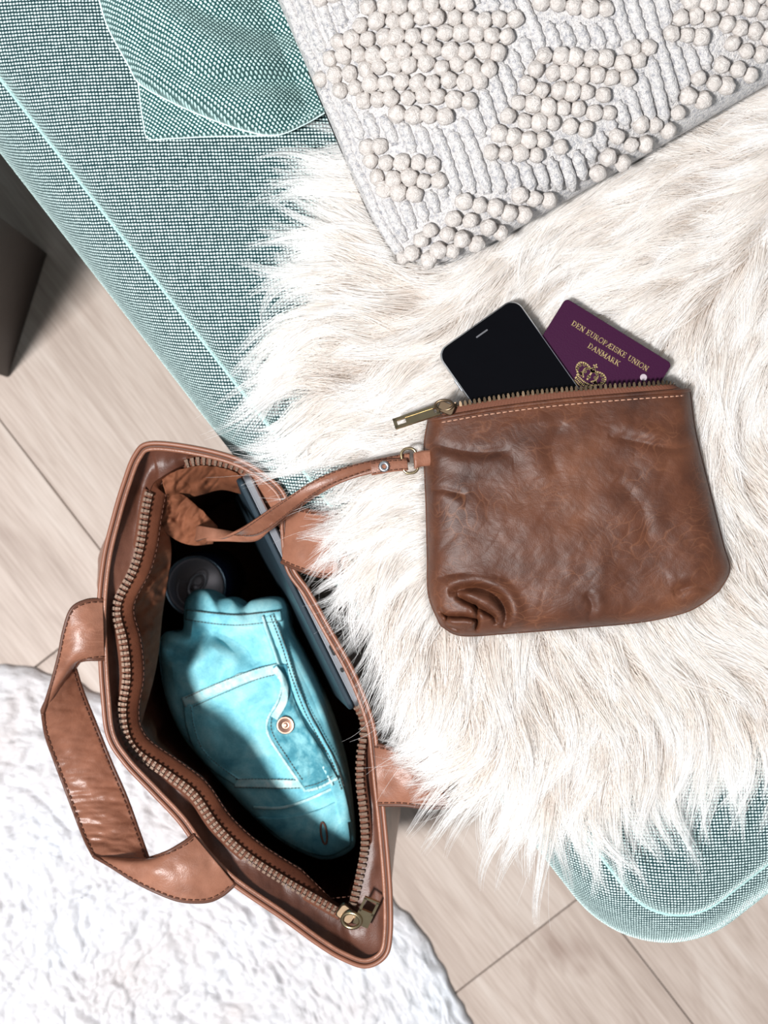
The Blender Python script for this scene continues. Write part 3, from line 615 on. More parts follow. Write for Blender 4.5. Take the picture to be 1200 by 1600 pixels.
    E2 = [(640, 722, .500), (615, 727, .5005), (580, 735, .5025), (548, 746, .505), (518, 758, .506), (492, 772, .503), (468, 790, .495), (442, 811, .482), (418, 829, .467), (395, 838, .452), (365, 835, .439), (330, 826, .425), (312, 822, .395), (310, 830, .34)]
    o, G = rib2('wrist_strap', E1, E2, 160, 10, M['tote'], t, .0022, .0012)
    for col in (1, 8): join_parts('stitching', dashes(resamp(G[:, col] + [0, 0, .0004], 200), .0030, .0014, .0004), M['thread'], t)['kind'] = 'stuff'
    rib2('return_strap', [(622, 717, .4965), (580, 725, .496), (540, 736, .493), (500, 752, .487), (460, 776, .474), (430, 797, .462), (402, 818, .449), (380, 838, .440), (350, 834, .431), (320, 833, .421)], [(622, 732, .4965), (580, 740, .496), (545, 750, .493), (510, 766, .486), (475, 789, .473), (447, 811, .461), (422, 829, .448), (398, 846, .438), (352, 846, .429), (322, 846, .419)], 120, 6, M['tote'], t, .002)
    o, G = rib2('strap_keeper', [(636, 716, .5035), (615, 717, .5045), (595, 719, .505), (578, 722, .5045)], [(638, 735, .5035), (615, 737, .5045), (598, 740, .505), (581, 743, .5045)], 40, 8, M['tote'], t, .0024, .0008)
    for col in (1, 6): join_parts('stitching', dashes(G[:, col] + [0, 0, .0004], .0028, .0012, .00035), M['thread'], t)['kind'] = 'stuff'
    rc = W(600, 729, .5062); parts = []; a = np.linspace(0, 2 * np.pi, 28, endpoint=False)
    parts.append(tube_vf(np.stack([rc[0] + .0028 * np.cos(a), rc[1] + .0028 * np.sin(a), np.full(28, rc[2])], -1), .0013, 8, True))
    for q in a[::2]: parts.append(tube_vf(np.array([rc + [.0024 * math.cos(q), .0024 * math.sin(q), .0011], rc + [.0042 * math.cos(q), .0042 * math.sin(q), .0003]]), .0004, 5))
    rv = join_parts('rivet', parts, M['steel'], t); V, Fc = tube_vf(np.array([rc - [0, 0, .001], rc + [0, 0, .0004]]), .0020, 16); mesh('rivet_hole', V, Fc, M['black'], rv)
pouch()

# ------------------------------------------------------------------ phone and passport, standing out of the pouch
def flatframe(origin_px, xdir_px, z, tilt=0):
    p = W(*origin_px, z); x = np.array([xdir_px[0], -xdir_px[1], 0.]); x /= np.linalg.norm(x); y = np.array([-x[1], x[0], 0.]) # y is up in the photo
    Mx = np.eye(4); ca, sa = math.cos(tilt), math.sin(tilt); Mx[:3, 0] = x; Mx[:3, 1] = y * ca + np.array([0, 0, sa]); Mx[:3, 2] = np.cross(Mx[:3, 0], Mx[:3, 1]); Mx[:3, 3] = p; return Mx
def phone():
    t = thing('smartphone', 'black glass phone with silver edge, half inside the pouch', 'phone', W(800, 560, .495))
    k = (CAMZ - .50) / F; Wd, Ht = 152 * k, 290 * k; Ld = np.array([.575, .818])
    c = np.array([680, 551]) + np.array([.818, -.575]) * 76 + Ld * 145
    Mx = flatframe(c, (.818, -.575), .4985, .0)
    slab('phone_body', rrect(Wd / 2, Ht / 2, .0095), -.0036, .0026, M['steel'], t, .0012, Mx)
    g = plain('black_glass', (.002, .002, .003), .10, 0, .12)
    sc_ = slab('screen', rrect(Wd / 2 - .0010, Ht / 2 - .0010, .0088), .0021, .0031, g, t, .0003, Mx)
    M3 = Mx.copy(); M3[:3, 3] = Mx[:3, 3] + Mx[:3, 1] * (Ht / 2 - .0085) + Mx[:3, 0] * .0000
    slab('earpiece', rrect(.0052, .0006, .0005, 4), .0029, .00325, plain('speaker_mesh', (.10, .10, .11), .5), t, .0001, M3)
    M3[:3, 3] = Mx[:3, 3] - Mx[:3, 0] * (Wd / 2) + Mx[:3, 1] * (Ht / 2 - .03)
    slab('side_button', rrect(.0007, .005, .0005, 4), -.0018, .0008, M['steel'], t, .0001, M3)
phone()
def glyph(ch):
    """strokes (x0,y0,x1,y1,width) on a unit-high letter, returns (advance, strokes)"""
    T, t_, s = .17, .09, .09
    def V(x, y0=0, y1=1, w=T): return [(x, y0, x, y1, w), (x - .16, y0, x + .16, y0, s), (x - .16, y1, x + .16, y1, s)]
    arc = lambda cx, cy, rx, ry, a0, a1, w=.13, n=8: [(cx + rx * math.cos(math.radians(a0 + (a1 - a0) * k / n)), cy + ry * math.sin(math.radians(a0 + (a1 - a0) * k / n)), cx + rx * math.cos(math.radians(a0 + (a1 - a0) * (k + 1) / n)), cy + ry * math.sin(math.radians(a0 + (a1 - a0) * (k + 1) / n)), w) for k in range(n)]
    G = {'D': (.95, V(.2) + arc(.25, .5, .55, .5, -90, 90)), 'E': (.82, V(.2) + [(.2, 0, .68, 0, s), (.2, 1, .66, 1, s), (.2, .52, .55, .52, s), (.68, 0, .68, .2, s), (.66, 1, .66, .82, s), (.55, .42, .55, .62, s)]),
         'N': (1.0, V(.18, w=t_) + V(.8, w=t_) + [(.18, 1, .8, 0, T)]), 'U': (.98, [(.2, 1, .2, .3, T), (.04, 1, .36, 1, s), (.78, 1, .78, .3, t_), (.64, 1, .92, 1, s)] + arc(.49, .32, .29, .3, 180, 360)),
         'R': (.95, V(.2) + arc(.3, .75, .34, .25, -90, 90) + [(.2, 1, .3, 1, s), (.2, .5, .3, .5, s), (.4, .5, .78, 0, T), (.7, 0, .9, 0, s)]), 'O': (1.0, arc(.48, .5, .40, .5, 0, 360, .13, 16)),
         'P': (.82, V(.2) + arc(.3, .73, .34, .27, -90, 90) + [(.2, 1, .3, 1, s), (.2, .46, .3, .46, s)]), 'I': (.46, V(.22)), 'S': (.78, arc(.38, .74, .26, .25, 20, 270) + arc(.38, .26, .28, .25, 90, -160) + [(.64, .76, .64, .95, s), (.1, .06, .1, .26, s)]),
         'K': (.98, V(.2) + [(.25, .42, .78, 1, t_), (.4, .58, .82, 0, T), (.64, 1, .9, 1, s), (.7, 0, .95, 0, s)]), 'A': (.95, [(.12, 0, .45, 1, t_), (.45, 1, .8, 0, T), (.24, .34, .66, .34, s), (0, 0, .26, 0, s), (.66, 0, .94, 0, s)]),
         'M': (1.15, V(.18, w=t_) + V(.95, w=T) + [(.2, 1, .56, .1, T), (.56, .1, .95, 1, t_)]), ' ': (.5, [])}
    G['Æ'] = (1.25, [(.08, 0, .55, 1, t_), (.3, .36, .62, .36, s), (-.04, 0, .22, 0, s), (.62, 0, .62, 1, T), (.55, 1, 1.1, 1, s), (.5, 0, 1.12, 0, s), (.62, .52, .98, .52, s), (1.1, 1, 1.1, .82, s), (1.12, 0, 1.12, .2, s), (.98, .42, .98, .62, s)])
    return G[ch]
def stroke_vf(x0, y0, x1, y1, w, Mx, z0, z1):
    d = np.array([x1 - x0, y1 - y0]); L = np.linalg.norm(d); d = d / L if L > 0 else np.array([1., 0]); n = np.array([-d[1], d[0]]); c = np.array([(x0 + x1) / 2, (y0 + y1) / 2])
    V, Fc = box_vf((c[0], c[1], (z0 + z1) / 2), (*(d * (L / 2 + w * .2)), 0), (*(n * w / 2), 0), (0, 0, (z1 - z0) / 2)); return V @ Mx[:3, :3].T + Mx[:3, 3], Fc
def passport():
    t = thing('passport', 'dark burgundy passport with gold lettering and crown, sticking out of the pouch', 'passport', W(960, 560, .495))
    z = .4965; k = (CAMZ - z) / F; TLp = np.array([884., 466.]); X = np.array([.8505, .526]); Y = np.array([-.526, .8505])
    c = TLp + X * 97.5 + Y * 132; Mx = flatframe(c, X, z)
    cover = plain('burgundy_cover', (.032, .001, .023), .5, spec=.2, bumps=(900, .25, .0004))
    slab('back_cover', rrect(97.5 * k, 132 * k, .0035), -.0026, -.0018, cover, t, .0003, Mx)
    slab('pages', rrect(97.5 * k - .0012, 132 * k - .0012, .003), -.0017, .0004, plain('paper', (.72, .68, .60), .9), t, .0002, Mx)
    slab('front_cover', rrect(97.5 * k, 132 * k, .0035), .0005, .0014, cover, t, .0003, Mx)
    gold = plain('gold_foil', (.62, .46, .22), .38, .7)
    def txt(s, xc, yb, wid, cap):
        adv = [glyph(q)[0] for q in s]; tot = sum(adv); sx = wid / tot; parts = []; x = xc - wid / 2
        for q, a in zip(s, adv):
            for (x0, y0, x1, y1, w_) in glyph(q)[1]:
                parts.append(stroke_vf((x + x0 * sx - 97.5) * k, (132 - yb + y0 * cap) * k, (x + x1 * sx - 97.5) * k, (132 - yb + y1 * cap) * k, w_ * cap * k, Mx, .0012, .00155))
            x += a * sx
        return parts
    o = join_parts('lettering', txt('DEN EUROPÆISKE UNION', 98, 31.5, 139, 8) + txt('DANMARK', 97, 48, 57, 8), gold, t, False); o['label'] = 'gold lettering'
    # royal crown, in pixels around x=95, y from 64 to 100
    parts = []
    def seg(pts, w_):
        pts = spline(pts, 14) if len(pts) > 2 else np.array(pts, float)
        for a, b in zip(pts[:-1], pts[1:]): parts.append(stroke_vf((a[0] - 97.5) * k, (132 - a[1]) * k, (b[0] - 97.5) * k, (132 - b[1]) * k, w_ * k, Mx, .0012, .0016))
    def disc(x, y, r): seg([(x - .01, y - r * .5), (x + .01, y - r * .5)], r); seg([(x + r, y), (x + r * .7, y + r * .7), (x, y + r), (x - r * .7, y + r * .7), (x - r, y), (x - r * .7, y - r * .7), (x, y - r), (x + r * .7, y - r * .7), (x + r, y)], r * .8)
    cx = 95
    for s in (-1, 1):
        seg([(cx + s * 15, 92), (cx + s * 24, 84), (cx + s * 24, 75), (cx + s * 16, 71), (cx + s * 6, 73), (cx, 77)], 2.6)
        seg([(cx + s * 7, 91), (cx + s * 12, 84), (cx + s * 11, 77), (cx + s * 4, 75), (cx, 77)], 2.2)
        for (x, y) in ((21, 78), (22, 84), (16, 74), (9, 82), (9, 76)): disc(cx + s * x, y, 1.6)
        seg([(cx + s * 11, 91), (cx + s * 13, 86), (cx + s * 16, 90)], 2)
    seg([(cx, 91), (cx, 78)], 2.6); disc(cx, 73, 2.6); seg([(cx, 71), (cx, 63)], 1.8); seg([(cx - 3.5, 66.5), (cx + 3.5, 66.5)], 1.8); disc(cx, 86, 2)
    seg([(cx - 18, 93), (cx, 96.5), (cx + 18, 93)], 2.2); seg([(cx - 17, 97.5), (cx, 101), (cx + 17, 97.5)], 3.6); seg([(cx - 16, 102), (cx, 105.5), (cx + 16, 102)], 1.6)
    o = join_parts('crown_emblem', parts, gold, t, False); o['label'] = 'gold crown emblem'
    dd = rrect(5.5 * k, 5.5 * k, 5.4 * k, 6) + np.array([(168 - 97.5) * k, (132 - 42) * k]); slab('round_sticker', dd, .0014, .0022, plain('clear_dot', (.45, .38, .42), .2), t, .0003, Mx)['label'] = 'small pale round dot'
passport()

# ------------------------------------------------------------------ tote bag
ST = [((235, 694), (248, 748)), ((300, 700), (300, 722)), ((370, 718), (355, 725)), ((420, 748), (405, 747)), ((446, 780), (436, 776)), ((449, 830), (441, 822)), ((456, 885), (450, 892)), ((482, 925), (475, 930)), ((515, 984), (506, 990)),
      ((545, 1037), (534, 1045)), ((568, 1088), (554, 1095)), ((583, 1135), (569, 1130)), ((589, 1180), (563, 1178)), ((594, 1230), (562, 1222)), ((599, 1275), (567, 1265)), ((605, 1340), (570, 1318)), ((609, 1400), (562, 1368)), ((609, 1458), (552, 1408)), ((601, 1492), (546, 1426)),
      ((572, 1508), (541, 1432)), ((535, 1496), (531, 1426)), ((497, 1473), (500, 1408)), ((441, 1432), (440, 1373)), ((363, 1378), (384, 1336)), ((318, 1333), (338, 1292)), ((282, 1283), (303, 1242)), ((240, 1238), (262, 1210)), ((195, 1190), (206, 1168)), ((170, 1148), (191, 1116)),
      ((162, 1084), (198, 1058)), ((158, 1020), (193, 1003)), ((156, 950), (182, 948)), ((164, 872), (207, 893)), ((180, 805), (219, 852)), ((195, 755), (227, 800)), ((212, 712), (235, 765))]
def tote():
    t = thing('tote_bag', 'open tan leather tote bag standing on the floor against the sofa', 'bag', (-.10, -.17, 0))
    N = 600; S = np.array([[*a, *b] for a, b in ST], float)
    Q = spline(S[:, :2], N, True)  # even along the rim
    key = spline(np.c_[S, np.arange(len(S))[:, None] * 0], 2400, True)
    # teeth location for every rim sample: nearest key sample
    d = ((Q[:, None] - key[None, :, :2]) ** 2).sum(-1); tq = key[d.argmin(1), 2:4]
    for _ in range(6): tq = (np.roll(tq, 1, 0) + tq * 2 + np.roll(tq, -1, 0)) / 4
    ZR = .42; st = np.arange(N) / N
    rim = W(Q[:, 0], Q[:, 1], ZR); teeth = W(tq[:, 0], tq[:, 1], .408)
    T = np.roll(rim, -1, 0) - np.roll(rim, 1, 0); out = np.stack([T[:, 1], -T[:, 0]], -1); out /= np.linalg.norm(out, axis=1)[:, None]
    cr = rim[:, :2].mean(0)
    if ((rim[:, :2] - cr) * out).sum() < 0: out = -out
    a_ = np.array([.45, -.89]); a_ /= np.linalg.norm(a_); p_ = np.array([-a_[1], a_[0]]); cb = np.array([-.112, -.17]); hl, hw = .196, .066
    lx = (rim[:, :2] - cr) @ a_; ly = (rim[:, :2] - cr) @ p_; th = np.arctan2(ly / np.abs(ly).max(), lx / np.abs(lx).max()); ct, sn = np.cos(th), np.sin(th); e = 5
    rr = (np.abs(ct) ** e + np.abs(sn) ** e) ** (-1 / e)
    base = cb + (rr * ct * hl)[:, None] * a_ + (rr * sn * hw)[:, None] * p_
    baseI = cb + (rr * ct * (hl - .006))[:, None] * a_ + (rr * sn * (hw - .006))[:, None] * p_
    leftness = np.clip(-(out @ M2), 0, 1)
    def clampS(xy, lim=-.079):
        s = xy @ M2; return xy + np.maximum(0, lim - s)[:, None] * 0 - np.maximum(0, s - lim)[:, None] * M2
    # outer wall
    loops = []
    for f, z, bl in ((0, ZR, 0), (.02, .412, .002), (.08, .39, .006), (.2, .35, .016), (.38, .29, .026), (.55, .22, .026), (.75, .13, .018), (.92, .05, .006), (1, .018, 0), (.99, .006, -.006)):
        xy = rim[:, :2] * (1 - f) + base * f + out * (bl * (.25 + .9 * leftness))[:, None]
        if z < .40: xy = clampS(xy)
        elif z < .42: xy = clampS(xy, -.066)
        loops.append(np.c_[xy, np.full(N, z)])
    Lp = np.array(loops); Lz = np.stack([spline(Lp[:, i], 60) for i in range(N)], 1)
    px = toPX(Lz); wv = .004 * fbm(px[..., 0] / 60, px[..., 1] / 60, 3, 3) * np.clip((ZR - Lz[..., 2]) * 12, 0, 1); Lz[..., :2] += out[None] * wv[..., None] * (.2 + leftness[None, :, None])
    flip = np.cross(Lz[1, 0] - Lz[0, 0], Lz[0, 1] - Lz[0, 0]) @ np.r_[out[0], 0] < 0
    o = grid('outer_shell', Lz, M['tote'], t, False, True, flip=not flip)
    mesh('bag_bottom', np.r_[np.c_[base, np.full(N, .0195)], np.c_[baseI, np.full(N, .024)]], [list(range(N)), list(range(N, 2 * N))[::-1]], M['lining'], t, False)
    # facing between the rim and the zip
    sag = .006 + .004 * np.sin(st * 40)
    nf = 24; v = np.linspace(0, 1, nf)[:, None, None]; Fq = rim[None] * (1 - v) + teeth[None] * v; Fq[..., 2] -= sag[None] * np.sin(np.pi * v[..., 0]) * 1.0
    P2 = toPX(Fq); wav = .0028 * fbm(P2[..., 0] / 26, P2[..., 1] / 60, 13, 3) * np.sin(np.pi * v[..., 0]); Fq[..., 2] += wav
    grid('facing', Fq, M['facing'], t, False, True)
    # inner band and lining
    inn = -out
    b1 = teeth.copy(); b1[:, 2] -= .0012
    toC = baseI - teeth[:, :2]; 
    band = np.c_[teeth[:, :2] + inn * .0125, np.full(N, .398)]; tipw = np.clip((np.linalg.norm(teeth[:, :2] - W(541, 1428, .408)[:2], axis=1)) / .05, 0, 1)
    band = teeth * (1 - tipw[:, None]) + band * tipw[:, None]; band[:, 2] = .398
    rs = np.clip(out @ M2, 0, 1); band[:, :2] -= inn * (rs * .016)[:, None]
    loops = [b1, (b1 + band) / 2 + [0, 0, .001], band]
    for f, z, bl in ((.05, .375, .006), (.15, .34, .016), (.3, .28, .026), (.5, .2, .024), (.75, .1, .012), (1, .026, 0)):
        loops.append(np.c_[clampS((band[:, :2] * (1 - f) + baseI * f) + out * (bl * (.1 + .9 * leftness))[:, None], -.083), np.full(N, z)])
    Li = np.stack([spline(np.array(loops)[:, i], 70) for i in range(N)], 1); P2 = toPX(Li); dep = np.clip((.398 - Li[..., 2]) * 14, 0, 1)
    ang = st[None] * 2 * np.pi; fold = np.abs(fbm(np.cos(ang) * 9 + Li[..., 2] * 6, np.sin(ang) * 9 + Li[..., 2] * 3, 41, 3))
    Li[..., :2] += inn[None] * (.013 * fold * dep)[..., None] * (1 - rs[None, :, None])
    flip2 = not flip; o = grid('lining', Li, M['lining'], t, False, True, flip=flip2)
    # piping: two edges round the rim
    r1 = rim + [0, 0, .001]; r1[:, :2] += out * .0006; tube('rim_piping', r1, .0019, M['piping'], t, 8, True)
    r2 = rim + [0, 0, .0006]; r2[:, :2] += inn * .0040; tube('rim_piping', r2, .0017, M['tote'], t, 8, True)
    r3 = rim + [0, 0, -.0004]; r3[:, :2] += inn * .0020; tube('rim_edge', r3, .0012, M['edge'], t, 6, True)
    sL = teeth * .12 + rim * .88; sL[:, 2] = rim[:, 2] - .0012; join_parts('stitching', dashes(resamp(sL, 1500), .0030, .0016, .0004), M['thread'], t)['kind'] = 'stuff'
    sL = band + [0, 0, .0014]; m_ = tipw > .3; join_parts('stitching', dashes(sL[m_], .0030, .0016, .0004), M['thread'], t)['kind'] = 'stuff'
    # zip teeth, left run and right run
    ti = lambda p: int(((Q - np.array(p)) ** 2).sum(1).argmin())
    order = [('left', ti((212, 712)), ti((540, 1498))), ('right', ti((285, 699)), ti((606, 1475)))]
    for nm, i0, i1 in order:
        if nm == 'left': i0, i1 = (i1, i0)
        idx = np.arange(i0, i1 if i1 > i0 else i1 + N) % N; C = resamp(teeth[idx], 1200); L = np.linalg.norm(np.diff(C, axis=0), axis=1).sum(); n = int(L / .0046); parts = []; oo = resamp(out[idx], 1200)
        for k in range(n):
            a = int((k + .5) / n * 1199); p = C[a]; d = C[min(a + 4, 1199)] - C[max(a - 4, 0)]; d[2] = 0; d /= np.linalg.norm(d); q = np.r_[oo[a] / np.linalg.norm(oo[a]), 0]; q = q - d * (q @ d); q /= np.linalg.norm(q)
            parts.append(box_vf(p + [0, 0, .0010], d * .0011, q * .0016, (0, 0, .0011))); parts.append(box_vf(p + q * .0022 + [0, 0, .0018], d * .0014, q * .0010, (0, 0, .0013)))
            parts.append(box_vf(p - q * .0026 + [0, 0, .0004], d * .0009, q * .0008, (0, 0, .0012)))
        join_parts('zip_teeth', parts, M['tooth'], t, False)['kind'] = 'stuff'
        tb = resamp(C, 400) - [0, 0, .0008]; oo4 = resamp(oo, 400); A = tb.copy(); A[:, :2] += oo4 * .006; B = tb.copy(); B[:, :2] -= oo4 * .003
        grid('zip_tape', np.stack([A, tb + [0, 0, .0006], B], 1), M['tape'], t, thick=.0007, offset=0)
    # slider with ring and rectangular pull
    s = W(541, 1427, .413); slab('zip_slider', rrect(.0075, .0060, .003), -.003, .003, M['dbrass'], t, .001, np.array([[.8, .6, 0, s[0]], [-.6, .8, 0, s[1]], [0, 0, 1, s[2]], [0, 0, 0, 1.]]))
    a = np.linspace(0, 2 * np.pi, 32, endpoint=False); rc = W(549, 1438, .4185); tube('pull_ring', np.stack([rc[0] + .0075 * np.cos(a), rc[1] + .0070 * np.sin(a), rc[2] + .004 * np.sin(a + .6)], -1), .0016, M['brass'], t, 10, True)
    p0, p1 = W(563, 1445, .417), W(582, 1405, .430); d = p1 - p0; Lh = np.linalg.norm(d) / 2; d /= 2 * Lh; n = np.cross([0, 0, 1], d); n /= np.linalg.norm(n); up = np.cross(d, n); c = (p0 + p1) / 2; wd = .0064
    parts = [box_vf(c - d * Lh * .45, d * Lh * .55, n * wd, up * .0010), box_vf(c + n * (wd - .001) + d * Lh * .45, d * Lh * .5, n * .001, up * .001), box_vf(c - n * (wd - .001) + d * Lh * .45, d * Lh * .5, n * .001, up * .001), box_vf(c + d * (Lh - .001), d * .001, n * wd, up * .001)]
    join_parts('zip_pull', parts, M['brass'], t, False)
    # loose folds of the lining that bulge into the opening
    wl = lambda u, v, P: .010 * fbm(P[..., 0] / 26 + 9, P[..., 1] / 26, 14, 3) + .006 * np.abs(fbm((P[..., 0] + P[..., 1]) / 18, (P[..., 0] - P[..., 1]) / 50, 18, 2))
    lf = leather('lining_cloth', (.10, .034, .017), (.165, .060, .030), (.22, .085, .046), 0.75, .15, 8); lf.node_tree.nodes['Principled BSDF'].inputs['Specular IOR Level'].default_value = .1
    for E1, E2 in (([(240, 752, .399), (262, 762, .392), (290, 775, .386), (318, 800, .380), (340, 822, .376)], [(236, 790, .396), (250, 822, .384), (272, 842, .372), (300, 852, .366), (333, 850, .364)]),
                   ([(252, 745, .401), (300, 729, .402), (350, 732, .402), (388, 750, .400)], [(262, 782, .390), (305, 776, .372), (345, 766, .366), (376, 772, .372)]),
                   ([(232, 790, .398), (226, 850, .396), (212, 898, .394), (196, 950, .394), (206, 1010, .394), (206, 1060, .394), (203, 1110, .394), (212, 1150, .394)], [(258, 800, .378), (268, 860, .368), (262, 910, .358), (254, 960, .345), (248, 1020, .345), (238, 1070, .36), (224, 1120, .38), (216, 1155, .392)])):
        rib2('lining_fold', E1, E2, 120, 40, lf, t, .0012, .004, wl)
    # handles
    wr = lambda u, v, P: .0030 * fbm(P[..., 0] / 45, P[..., 1] / 9, 4, 2) * np.sin(np.pi * v) ** .5 + .0022 * np.abs(fbm(P[..., 0] / 30, P[..., 1] / 12, 8, 3))
    h = thing_part('handle', t)
    def seg(nm, E1, E2, wrf, bl): 
        o, G = rib2(nm, E1, E2, 110, 26, M['tote'], h, .0032, bl, wrf)
        for col in (1, 24):
            join_parts('handle_stitching', dashes(resamp(G[:, col] + [0, 0, .0005], 200), .0034, .0018, .0005), M['thread'], h)['kind'] = 'stuff'
        for col in (0, 25): tube('handle_edge', resamp(G[:, col] - [0, 0, .0010], 90), .0017, M['edge'], h, 6)
        return G
    wr1 = lambda u, v, P: .0018 * fbm(P[..., 0] / 30, P[..., 1] / 30, 4, 2) * np.sin(np.pi * v) ** .5
    seg('handle_end', [(161, 937, .4215), (135, 939, .427), (112, 952, .430), (100, 985, .428), (92, 1025, .424), (80, 1070, .418), (66, 1114, .408)], [(163, 1030, .4215), (150, 1030, .425), (138, 1030, .426), (130, 1031, .424), (124, 1033, .420), (120, 1038, .414), (116, 1044, .404)], wr1, .004)
    seg('handle_strap', [(66, 1114, .407), (72, 1150, .394), (88, 1195, .384), (105, 1240, .380), (122, 1285, .386), (134, 1315, .396), (146, 1338, .407)], [(116, 1042, .403), (128, 1080, .388), (148, 1130, .374), (172, 1190, .368), (196, 1245, .372), (216, 1300, .385), (231, 1342, .402)], wr, .003)
    seg('handle_end', [(146, 1338, .408), (175, 1355, .418), (205, 1374, .425), (240, 1392, .430), (280, 1407, .431), (320, 1409, .428), (345, 1400, .425), (367, 1382, .4225)], [(231, 1342, .403), (236, 1341, .414), (243, 1339, .422), (252, 1336, .427), (264, 1331, .430), (278, 1323, .429), (292, 1314, .427), (303, 1305, .4235)], wr1, .005)
    h = thing_part('handle', t)
    seg('handle_end', [(449, 792, .4215), (470, 795, .432), (500, 800, .442), (530, 800, .450)], [(440, 878, .4215), (462, 888, .430), (500, 900, .440), (540, 900, .446)], wr1, .003)
    seg('handle_end', [(585, 1163, .4215), (615, 1170, .428), (645, 1182, .430), (668, 1196, .428)], [(591, 1258, .4215), (630, 1258, .428), (665, 1262, .430), (705, 1262, .424)], wr1, .005)
    seg('handle_strap', [(668, 1196, .427), (640, 1120, .438), (610, 1040, .446), (570, 960, .450), (530, 880, .4500), (530, 802, .449)], [(706, 1262, .423), (690, 1190, .434), (665, 1110, .443), (625, 1010, .4515), (575, 930, .4520), (541, 898, .445)], None, .0)
def thing_part(name, parent):
    o = bpy.data.objects.new(name, None); COL.objects.link(o); o.parent = parent; o.empty_display_size = .02; return o
_link = link
def fixparent():
    """things are Empties placed at their base while meshes are in world coordinates: cancel the offset"""
    for o in COL.objects:
        if o.parent and o.type in {'MESH', 'CURVES', 'EMPTY'} and o.name.split('.')[0] not in ('plank', 'bobble', 'fur'):
            p = o.parent; L = Vector((0, 0, 0))
            while p: L += Vector(p.location); p = p.parent
            if o.type == 'MESH' and o.matrix_parent_inverse == Matrix.Identity(4): o.matrix_parent_inverse = Matrix.Translation(L).inverted()
tote()

# ------------------------------------------------------------------ inside the bag: laptop, can, folded denim
def laptop():
    t = thing('laptop', 'slim grey closed laptop standing on edge inside the tote bag', 'laptop', (-.09, -.10, .02))
    A, B = W(378, 744, .414), W(556, 1106, .414); d = B - A; L = np.linalg.norm(d); d /= L; left = np.array([d[1], -d[0], 0]); left = left if left[0] < 0 else -left
    dn = np.array([left[0] * .13, left[1] * .13, -1.]); dn /= np.linalg.norm(dn); n = np.cross(d, dn); n = n if n @ left > 0 else -n; H = .31
    Mx = np.eye(4); Mx[:3, 0] = d; Mx[:3, 1] = -dn; Mx[:3, 2] = n
    c = (A + B) / 2 + dn * H / 2
    if np.linalg.det(Mx[:3, :3]) < 0: Mx[:3, 0] *= -1
    al = plain('laptop_aluminium', (.022, .040, .055), .45, .3, bumps=(600, .08, .0003)); al2 = plain('laptop_base_aluminium', (.42, .43, .46), .3, .8)
    Mx[:3, 3] = c
    slab('lid', rrect(L / 2, H / 2, .006), .0006, .0052, al, t, .0012, Mx)
    b = slab('laptop_base', rrect(L / 2, H / 2, .006), -.0066, -.0002, al2, t, .0012, Mx)
    top = Mx[:3, 1]
    for f, ln in ((.76, .0046), (.845, .0020)):
        p = A + d * L * f - n * .0034; M3 = np.eye(4); M3[:3, 0] = d; M3[:3, 1] = n; M3[:3, 2] = np.cross(d, n); M3[:3, 2] *= np.sign(M3[2, 2]); M3[:3, 3] = p
        slab('port', rrect(ln, .0014, .0013, 5), -.0006, .0004, M['black'], t, .0001, M3)
laptop()
def can():
    c = W(305, 916, .192); t = thing('drink_can', 'dark aluminium drink can with ring-pull lid, standing inside the tote bag', 'can', (c[0], c[1], .026))
    al = plain('can_lid_metal', (.50, .44, .45), .5, .6); side = plain('can_side', (.03, .045, .10), .3, .3)
    def lathe(nm, prof, mat, seg=56):
        pr = np.array(prof); a = np.linspace(0, 2 * np.pi, seg, endpoint=False)
        V = np.stack([c[0] + pr[:, :1] * np.cos(a), c[1] + pr[:, :1] * np.sin(a), np.broadcast_to(pr[:, 1:], (len(pr), seg))], -1); return grid(nm, V, mat, t, False, True)
    z = .192
    lathe('can_body', [(.001, .027), (.024, .027), (.031, .034), (.033, .04), (.033, z - .018), (.0315, z - .010), (.0295, z - .004), (.0290, z - .003)], side)
    lathe('rim', [(.0290, z - .004), (.0302, z - .002), (.0300, z + .0004), (.0288, z + .0008), (.0278, z - .0006), (.0270, z - .005)], plain('can_rim', (.30, .38, .46), .25, .9))
    lathe('lid', [(.0270, z - .005), (.0255, z - .0055), (.0245, z - .004), (.0005, z - .0038)], al)
    ang = math.radians(58); ux = np.array([math.cos(ang), math.sin(ang)]); 
    def ring(nm, L0, hw0, hw1, off, r, zz, mat):
        a = np.linspace(0, 2 * np.pi, 40, endpoint=False); x = L0 * np.cos(a); wdt = np.where(x > 0, hw1, hw0); y = wdt * np.sin(a)
        P = c[:2] + (x + off)[:, None] * ux + y[:, None] * np.array([-ux[1], ux[0]]); return tube(nm, np.c_[P, np.full(40, zz)], r, mat, t, 8, True)
    ring('panel_ridge', .020, .017, .008, -.001, .0008, z - .0036, al)
    ring('pull_tab', .0115, .0062, .0070, .002, .0014, z - .0018, plain('can_tab', (.62, .58, .60), .5, .5)); ring('tab_hole', .0048, .0040, .0040, .006, .0007, z - .0018, al)
    V, Fc = tube_vf(np.array([(*(c[:2] - ux * .002), z - .0036), (*(c[:2] - ux * .002), z - .0008)]), .0036, 18); mesh('rivet', V, Fc, al, t)
can()
